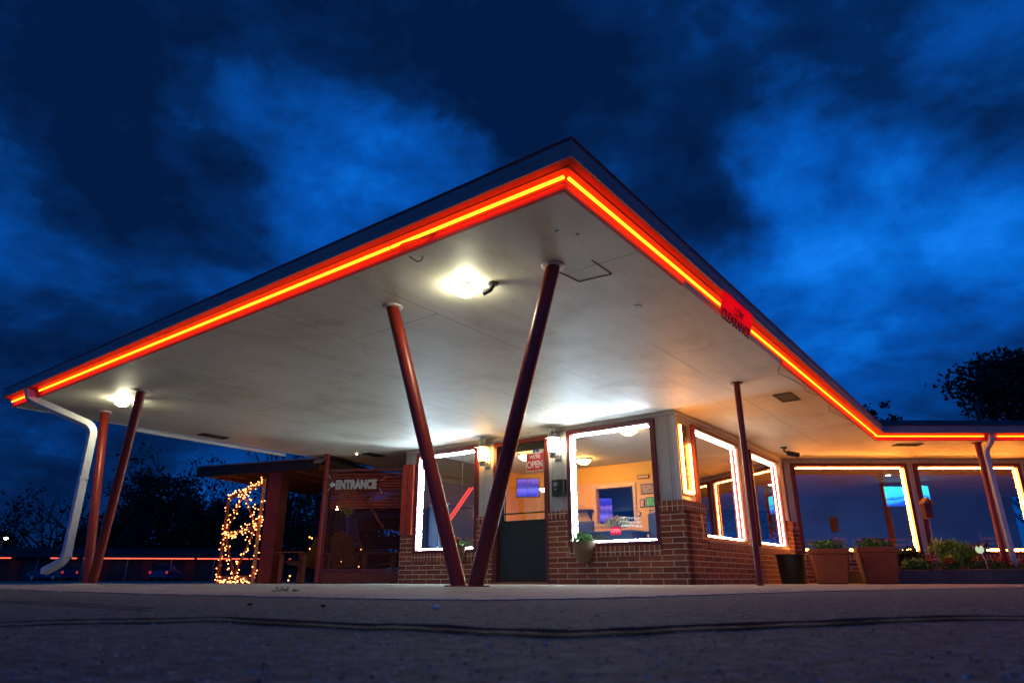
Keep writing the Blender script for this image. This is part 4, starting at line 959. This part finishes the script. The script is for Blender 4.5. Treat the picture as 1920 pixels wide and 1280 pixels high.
def adirondack(x, y, rz, label, s=1.0):
    T_ = thing('patio_chair', label, 'chair', (x, y, 0.0), rz, 'orange wooden patio chairs')
    bk = MB()
    for k in range(5):
        xx = -0.24 + k*0.098; hh = 0.98 - abs(k-2)*0.05
        bk.extr([(xx,0.20,0.30),(xx+0.088,0.20,0.30),(xx+0.088,0.48,hh),(xx,0.48,hh)], (0,0.02,0.005))
    bk.build('backrest', MT['orangewood'], T_)
    st_ = MB()
    for k in range(5): st_.extr([(-0.25,-0.32+k*0.11,0.40-k*0.022),(0.25,-0.32+k*0.11,0.40-k*0.022),(0.25,-0.22+k*0.11,0.38-k*0.022),(-0.25,-0.22+k*0.11,0.38-k*0.022)], (0,0,0.02))
    st_.build('seat', MT['orangewood'], T_)
    for sx_ in (-1,1):
        MB().box(sx_*0.26, sx_*0.39, -0.34, 0.34, 0.56, 0.582).build('armrest', MT['orangewood'], T_)
        MB().box(sx_*0.27, sx_*0.30, -0.30, -0.20, 0.0, 0.558).build('leg', MT['orangewood'], T_)
        MB().box(sx_*0.27, sx_*0.30, 0.26, 0.34, 0.0, 0.558).build('leg', MT['orangewood'], T_)
adirondack(-4.15, 13.9, R(-112), 'orange wooden patio chair seen edge on by the red shelter post')
adirondack(-3.30, 14.2, R(172), 'orange wooden patio chair with its back turned behind the screen')
adirondack(-2.62, 14.0, R(100), 'orange wooden patio chair seen side on nearest the brick wall')
T_ = thing('patio_umbrella', 'closed blue patio umbrella standing behind the screen', 'umbrella', (-3.72, 16.0, 0.0))
MB().tube([(0,0,0),(0,0,2.05)], 0.02, 8).build('pole', MT['steel'], T_)
m = MB(); m.lathe([(0.20,0.75),(0.22,0.85),(0.15,1.4),(0.05,1.95),(0.01,2.03)], (0,0,0), 16)
for i, v in enumerate(m.v):
    k = 0.78 + 0.22*math.cos(i % 16 * math.pi / 2); m.v[i] = Vector((v.x*k, v.y*k, v.z))
m.build('canopy', MT['blue'], T_, smooth=True)
T_ = thing('shade_sail', 'pale blue shade sail stretched low behind the patio screen', 'shade sail', (-2.6, 17.5, 0.0))
m = MB(); m.add([(-1.6,0,1.62),(0.9,-0.2,2.02),(1.3,1.6,1.70),(-1.5,1.6,1.50),(-1.6,0,1.61),(0.9,-0.2,2.01),(1.3,1.6,1.69),(-1.5,1.6,1.49)], [(0,1,2,3),(7,6,5,4),(0,4,5,1),(1,5,6,2),(2,6,7,3),(3,7,4,0)]); m.build('canvas', M_paint('pale_blue_sail', (0.25,0.28,0.45), 0.8), T_)
po = MB()
for x, y, z in ((-1.6,0,1.62),(0.9,-0.2,2.02),(1.3,1.6,1.7),(-1.5,1.6,1.5)): po.tube([(x,y,0),(x,y,z-0.012)], 0.03, 8)
po.build('mast', MT['darkwood'], T_)
T_ = thing('patio_bulb', 'bare white bulb glowing behind the patio screen beside the red post', 'light', (-3.72, 14.6, 0.0))
MB().ball((0,0,1.50), 0.035, 10, 6).build('bulb', MT['bulb_white'], T_, smooth=True); MB().tube([(0,0,0),(0,0,1.46)], 0.012, 6).build('stand', MT['black'], T_)
T_ = thing('ground_lights', 'scattered fairy lights low among the patio chairs', 'string lights', (-4.0, 14.3, 0.0))
pts = [(-0.10,-0.2,0.88),(-0.05,-0.2,0.86),(-0.1,-0.1,0.66),(0.55,0.1,0.62),(0.5,0.1,0.42),(-0.45,-0.1,0.14),(0.1,-0.1,0.10),(0.48,0.0,0.11),(0.9,0.1,0.66),(-0.5,0,0.06),(2.05,0.1,0.42),(0.85,0.2,0.33)]
MB().tube([(a_, b_, c_+0.01) for a_, b_, c_ in pts], 0.002, 4).build('wire', MT['black'], T_)
b0 = None
for p_ in pts:
    if b0 is None: ob = MB().ball((0,0,0), 0.014, 6, 4).build('bulb', MT['bulb'], T_); b0 = ob.data
    else: ob = bpy.data.objects.new('bulb', b0); COL.objects.link(ob); ob.parent = T_
    ob.location = p_
def leafy_lit(x, y, z):
    T_ = thing('lit_potted_tree', 'small potted tree with lamplit golden leaves behind the screen', 'tree', (x, y, 0.0))
    MB().tube([(0,0,0.3),(0.02,0,1.3)], [0.03,0.02], 8).build('trunk', MT['bark'], T_); MB().lathe([(0.15,0),(0.2,0.32)], (0,0,0), 14).build('pot', MT['terracotta'], T_)
    f = MB(); clump(f, (0.02,0,1.68), (0.22,0.22,0.35), 330, 0.085, rnd); f.build('crown', MT['fern'], T_, recalc=False)
leafy_lit(-3.62, 14.9, 0)

# ------------------------------------------------------------------ trees
def tree(label, x, y, h, rad, seed, n, size, crown_z=0.55, bare=False, name='tree', group=None, trunk_r=0.2):
    rg = random.Random(seed); T_ = thing(name, label, 'tree', (x, y, 0.0), 0, group)
    tips = []; m = MB()
    m.tube([(0,0,0),(rg.uniform(-.1,.1),0,h*0.18),(rg.uniform(-.2,.2),0.1,h*0.4)], [trunk_r, trunk_r*0.8, trunk_r*0.6], 8)
    def limb(p, d, l, r, dep):
        q_ = p + d*l*0.5 + Vector((rg.gauss(0,l*.05), rg.gauss(0,l*.05), rg.gauss(0,l*.04))); e_ = q_ + (d + Vector((0,0,0.15))).normalized()*l*0.5
        m.tube([p, q_, e_], [r, r*0.75, r*0.5], 5, False)
        if dep == 0: tips.append(e_); return
        for _ in range(rg.choice((2,3,3))):
            dd = (d + Vector((rg.gauss(0,.55), rg.gauss(0,.55), rg.gauss(0.12,.4)))).normalized(); limb(e_, dd, l*rg.uniform(.6,.8), r*0.5, dep-1)
        tips.append(e_)
    for k in range(7):
        an = k*6.28/7 + rg.uniform(-.3,.3); d = Vector((math.cos(an), math.sin(an), rg.uniform(0.5,1.6))).normalized()
        limb(Vector((0,0,h*rg.uniform(0.2,0.4))), d, rad*rg.uniform(0.5,0.75), trunk_r*0.4, 3 if bare else 2)
    m.build('trunk', MT['bark'], T_, smooth=True)
    if not bare:
        f = MB(); per = max(4, n // 60)
        cs = []
        for k in range(60):
            d = Vector((rg.gauss(0,1), rg.gauss(0,1), rg.gauss(0,1))).normalized() * rg.uniform(0.35,1.0)
            cs.append((d.x*rad*0.85, d.y*rad*0.85, h*crown_z + d.z*h*(1-crown_z)*0.92))
        for c_ in cs:
            s_ = rad*rg.uniform(0.16,0.34); clump(f, c_, (s_, s_, s_*0.8), per, size, rg, 0, 0.6)
        for t_ in tips: clump(f, t_, (rad*.15, rad*.15, rad*.12), 8, size, rg, 0, 0.6)
        f.build('crown', MT['treeleaf'], T_, recalc=False)
    return T_
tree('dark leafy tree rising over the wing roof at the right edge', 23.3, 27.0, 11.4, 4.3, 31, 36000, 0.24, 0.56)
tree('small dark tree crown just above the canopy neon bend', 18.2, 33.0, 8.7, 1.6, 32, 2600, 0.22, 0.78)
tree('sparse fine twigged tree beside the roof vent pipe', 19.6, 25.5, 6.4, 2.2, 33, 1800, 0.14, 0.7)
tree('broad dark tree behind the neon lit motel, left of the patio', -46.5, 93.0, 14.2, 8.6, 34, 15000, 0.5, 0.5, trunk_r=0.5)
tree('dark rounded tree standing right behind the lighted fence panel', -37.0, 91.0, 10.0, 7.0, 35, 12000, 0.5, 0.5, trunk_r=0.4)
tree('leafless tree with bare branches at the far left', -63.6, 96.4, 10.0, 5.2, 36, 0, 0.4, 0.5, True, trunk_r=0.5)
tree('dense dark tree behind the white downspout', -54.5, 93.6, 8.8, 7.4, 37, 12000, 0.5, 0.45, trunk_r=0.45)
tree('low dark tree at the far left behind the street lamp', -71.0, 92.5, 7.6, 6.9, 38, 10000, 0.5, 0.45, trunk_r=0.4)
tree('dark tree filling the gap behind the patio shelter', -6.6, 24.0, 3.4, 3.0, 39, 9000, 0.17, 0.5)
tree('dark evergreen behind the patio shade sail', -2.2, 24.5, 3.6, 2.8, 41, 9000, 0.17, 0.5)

# ------------------------------------------------------------------ motel across the lot
ma = math.atan2(0.14, 1.0)
T_ = thing('motel', 'long low motel outlined by a thin red neon line across the lot', 'motel', (-60.0, 74.0, 0.0), ma)
ML = 46.0
MB().box(0, ML, 1.5, 9, 0, 2.5).build('wall', M_paint('motel_wall', (0.05,0.045,0.04), 0.8), T_)
m = MB(); m.add([(-0.3,-0.2,2.42),(ML+0.3,-0.2,2.42),(ML+0.3,4.6,3.6),(-0.3,4.6,3.6),(-0.3,9.4,2.42),(ML+0.3,9.4,2.42),(-0.3,-0.2,2.3),(ML+0.3,-0.2,2.3)], [(0,1,2,3),(3,2,5,4),(6,7,1,0)]); m.build('roof', MT['roof'], T_)
for k in range(10):
    MB().box(1.5+k*4.5, 2.5+k*4.5, 1.44, 1.499, 0.0, 2.05).build('door', M_paint('motel_door', (0.06,0.025,0.02), 0.6) if k == 0 else MT['redwood'], T_)
    wn = MB().box(3.1+k*4.5, 4.5+k*4.5, 1.44, 1.499, 0.9, 2.0).build('window', MT['black'], T_)
for k in range(11): MB().tube([(0.4+k*4.5,0,0),(0.4+k*4.5,0,2.3)], 0.06, 8).build('post', MT['gutter'], T_)
def mneon(x0, x1): MB().tube([(x0,-0.24,2.31),(x1,-0.24,2.31)], 0.06, 6).build('neon_tube', MT['neon_far'], T_)
for x0, x1 in ((0,6.8),(10.7,12.5),(12.8,13.3),(14.0,14.3),(15.0,25.3),(25.6,28.1),(28.3,31.0),(31.2,46)): mneon(x0, x1)

def car(x, y, rz, label, tall=1.45, ln_=4.5, van=False):
    T_ = thing('parked_car', label, 'car', (x, y, 0.0), rz, 'cars parked before the motel')
    hw = 0.86
    low = [(-ln_/2,0.3),(ln_/2,0.3),(ln_/2+0.02,0.62),(ln_/2-0.25,0.85),(ln_*0.22,0.95),(-ln_*0.42,0.98),(-ln_/2,0.92)]
    m = MB(); m.extr([(a_, -hw, b_) for a_, b_ in low], (0, 2*hw, 0)); m.build('body', MT['carpaint'], T_, bevel=0.06)
    cab = [(ln_*0.22,0.951),(ln_*0.06,tall),(-ln_*0.30,tall),(-ln_*(0.47 if van else 0.42),0.981)]
    m = MB(); m.add([(a_, -hw+0.06, b_) for a_, b_ in cab] + [(a_, hw-0.06, b_) for a_, b_ in cab], [(0,1,2,3),(7,6,5,4),(0,4,5,1),(1,5,6,2),(2,6,7,3),(3,7,4,0)])
    for i in (1,2,5,6): m.v[i].y *= 0.84
    m.build('cabin', MT['black'], T_, bevel=0.04)
    MB().box(-ln_*0.28, ln_*0.04, -hw*0.78, hw*0.78, tall-0.01, tall+0.03).build('roof_panel', MT['carpaint'], T_, bevel=0.02)
    for sx_ in (-0.31, 0.31):
        for sy_ in (-1, 1):
            wm = MB().tube([(ln_*sx_, sy_*(hw-0.2), 0.33),(ln_*sx_, sy_*(hw+0.01), 0.33)], 0.33, 18).build('wheel', MT['rubber'], T_, smooth=True)
            MB().tube([(ln_*sx_, sy_*(hw+0.011), 0.33),(ln_*sx_, sy_*(hw+0.02), 0.33)], 0.2, 14).build('rim', MT['steel'], wm)
    for sy_ in (-1, 1):
        MB().box(-ln_/2-0.03, -ln_/2+0.02, sy_*(hw-0.22), sy_*(hw-0.04), 0.68, 0.88).build('taillight', MT['taillight'], T_)
        MB().box(ln_/2-0.1, ln_/2+0.03, sy_*(hw-0.3), sy_*(hw-0.06), 0.62, 0.74).build('headlight', MT['white'], T_)
car(-43.5, 67.0, R(160), 'dark blue car parked behind the white downspout foot', 1.5)
car(-33.5, 68.5, R(100), 'dark car with a red tail light parked left of the lighted panel', 1.45)
T_ = thing('street_lamp', 'bright warm street lamp at the far left edge', 'lamp', (-43.9, 60.0, 0.0))
MB().tube([(0,0,0),(0,0,3.3),(0.25,0,3.5)], 0.05, 8).build('pole', MT['black'], T_); MB().lathe([(0.03,-0.14),(0.16,-0.05),(0.10,0.05)], (0.3,0,3.5), 12).build('lamp_head', MT['street'], T_)

# ------------------------------------------------------------------ sky: dusk clouds over the whole dome
W = bpy.data.worlds.new('World'); SC.world = W; W.use_nodes = True
nt = W.node_tree; nt.nodes.clear()
out = nt.nodes.new('ShaderNodeOutputWorld'); bg = nt.nodes.new('ShaderNodeBackground'); L(nt, bg.outputs[0], out.inputs[0])
tc = nt.nodes.new('ShaderNodeTexCoord'); D = tc.outputs['Generated']
sxyz = N(nt, 'ShaderNodeSeparateXYZ'); L(nt, D, sxyz.inputs[0])
# cloud deck seen in perspective: direction divided by its height
zz = mth(nt, 'ADD', mth(nt, 'MAXIMUM', sxyz.outputs[2], 0.0), 0.22)
cx = N(nt, 'ShaderNodeCombineXYZ'); L(nt, mth(nt, 'DIVIDE', sxyz.outputs[0], zz), cx.inputs[0]); L(nt, mth(nt, 'DIVIDE', sxyz.outputs[1], zz), cx.inputs[1]); cx.inputs[2].default_value = 3.7
lump = N(nt, 'ShaderNodeMapping'); L(nt, D, lump.inputs[0]); lump.inputs['Scale'].default_value = (1.0, 1.0, 1.7); lump.inputs['Location'].default_value = (0.3, 1.9, 0.7)
Q_ = lump.outputs[0]
nA = noise(nt, Q_, 2.6, 8, 0.55, 0.3); nB = noise(nt, Q_, 6.5, 8, 0.58, 0.25); nC = noise(nt, cx.outputs[0], 8.0, 7, 0.6, 0.3)
nD = noise(nt, Q_, 3.6, 9, 0.52, 0.35)
lay = ramp(nt, nD, [(0.46, (0, 0, 0)), (0.56, (1, 1, 1))])
wn = N(nt, 'ShaderNodeTexNoise'); L(nt, D, wn.inputs['Vector']); wn.inputs['Scale'].default_value = 4.2; wn.inputs['Detail'].default_value = 8; wn.inputs['Roughness'].default_value = 0.6
wv = N(nt, 'ShaderNodeVectorMath', operation='SUBTRACT'); L(nt, wn.outputs['Color'], wv.inputs[0]); wv.inputs[1].default_value = (0.5,0.5,0.5)
ws = N(nt, 'ShaderNodeVectorMath', operation='SCALE'); L(nt, wv.outputs[0], ws.inputs[0]); ws.inputs['Scale'].default_value = 0.36
wa = N(nt, 'ShaderNodeVectorMath', operation='ADD'); L(nt, D, wa.inputs[0]); L(nt, ws.outputs[0], wa.inputs[1])
wnm = N(nt, 'ShaderNodeVectorMath', operation='NORMALIZE'); L(nt, wa.outputs[0], wnm.inputs[0]); DW = wnm.outputs[0]
BLOBS = [(-0.429,0.705,0.565,5,0.208),(-0.342,0.745,0.572,4,0.2),(-0.194,0.78,0.595,5,0.2),(-0.146,0.833,0.534,6,0.44),(-0.061,0.815,0.576,5,0.4),(-0.21,0.8,0.55,5,0.16),(0.389,0.753,0.531,5,0.279),(0.426,0.79,0.44,8,0.31),(0.515,0.767,0.382,8,0.279),(0.547,0.617,0.566,5,0.174),(0.363,0.856,0.368,7,0.217),(0.454,0.834,0.313,8,0.186),(0.577,0.71,0.403,7,0.217),(0.599,0.77,0.221,8,0.093),(-0.557,0.709,0.432,6,0.224),(-0.3,0.837,0.458,7,0.224),(-0.45,0.77,0.45,7,-0.28),(0.067,0.754,0.654,9,-0.28),(0.203,0.804,0.559,6,-0.32),(0.278,0.824,0.493,5,-0.28),(0.469,0.702,0.535,5,-0.2),(-0.443,0.648,0.619,9,-0.28),(-0.116,0.718,0.686,9,-0.224),(-0.583,0.756,0.297,9,-0.144),(-0.379,0.772,0.511,4,-0.12),(-0.56,0.816,0.146,9,-0.096),(0.243,0.719,0.651,8,-0.08),(0.6,0.66,0.45,4,-0.2),(0.2,0.86,0.47,4,0.24),(-0.566,0.63,0.532,6,-0.5),(-0.482,0.626,0.614,8,-0.3),(-0.543,0.69,0.479,4,-0.25),(-0.225,0.696,0.682,8,-0.25),(-0.043,0.713,0.699,7,-0.25),(-0.543,0.837,0.065,10,-0.3),(-0.43,0.894,0.125,8,-0.2),(0.136,0.707,0.694,7,-0.15),(0.03,0.777,0.628,5,-0.3),(-0.455,0.743,0.492,4,-0.2),(-0.348,0.782,0.517,4,-0.2),(0.516,0.689,0.509,4,-0.15)]
acc = None
for x, y, z, rdeg, am in BLOBS:
    l = math.sqrt(x*x+y*y+z*z)
    dp = N(nt, 'ShaderNodeVectorMath', operation='DOT_PRODUCT'); L(nt, DW, dp.inputs[0]); dp.inputs[1].default_value = (x/l, y/l, z/l)
    k = 1.0 / (1 - math.cos(R(rdeg)))
    ex = mth(nt, 'EXPONENT', mth(nt, 'MULTIPLY', mth(nt, 'SUBTRACT', dp.outputs['Value'], 1.0), k))
    t = mth(nt, 'MULTIPLY', ex, am * 0.68); acc = t if acc is None else mth(nt, 'ADD', acc, t)
lowsky = mth(nt, 'POWER', mth(nt, 'SUBTRACT', 1.0, mth(nt, 'MAXIMUM', sxyz.outputs[2], 0.0)), 4.0)
back = mth(nt, 'MULTIPLY', lowsky, mth(nt, 'MULTIPLY', mth(nt, 'MAXIMUM', mth(nt, 'MULTIPLY', sxyz.outputs[1], -1.0), 0.0), 0.62))
def dev(n, k): return mth(nt, 'MULTIPLY', mth(nt, 'SUBTRACT', n, 0.5), k)
tot = mth(nt, 'ADD', mth(nt, 'ADD', acc, back), mth(nt, 'ADD', dev(nA, 0.9), mth(nt, 'ADD', dev(nB, 0.8), mth(nt, 'ADD', dev(nC, 0.45), mth(nt, 'SUBTRACT', 0.62, mth(nt, 'MULTIPLY', mth(nt, 'MAXIMUM', sxyz.outputs[2], 0.0), 0.36))))))
tot = mth(nt, 'MULTIPLY', mth(nt, 'SUBTRACT', tot, mth(nt, 'MULTIPLY', lay, 0.17)), 0.90)
sky = ramp(nt, tot, [(0.0,(0.0008,0.0095,0.048)),(0.22,(0.0010,0.018,0.092)),(0.42,(0.0012,0.042,0.22)),(0.62,(0.0012,0.070,0.37)),(0.85,(0.0022,0.125,0.58)),(1.0,(0.005,0.17,0.74))])
low = mth(nt, 'LESS_THAN', sxyz.outputs[2], -0.02)
L(nt, mixc(nt, low, sky, (0.004, 0.008, 0.025)), bg.inputs[0]); bg.inputs[1].default_value = 1.0

# ------------------------------------------------------------------ camera and render
cam = bpy.data.cameras.new('camera'); cam.sensor_width = 36.0; cam.lens = 1255.0 * 36.0 / 1920.0
cam.clip_end = 2000; cam.clip_start = 0.02
cam.dof.use_dof = True; cam.dof.focus_distance = 7.0; cam.dof.aperture_fstop = 8.0
co = bpy.data.objects.new('camera', cam); COL.objects.link(co)
co.location = (0, 0, 0.055); co.rotation_euler = (R(90 + 19.63), 0, 0)
SC.camera = co
SC.view_settings.view_transform = 'Standard'; SC.view_settings.look = 'None'; SC.view_settings.exposure = 0.2; SC.view_settings.gamma = 1.0
SC.render.engine = 'CYCLES'
cy = SC.cycles
cy.use_denoising = True
try: cy.denoiser = 'OPENIMAGEDENOISE'
except Exception: pass
cy.max_bounces = 8; cy.diffuse_bounces = 4; cy.glossy_bounces = 4; cy.transparent_max_bounces = 12
cy.sample_clamp_indirect = 4.0; cy.caustics_reflective = False; cy.caustics_refractive = False
cy.use_light_tree = True
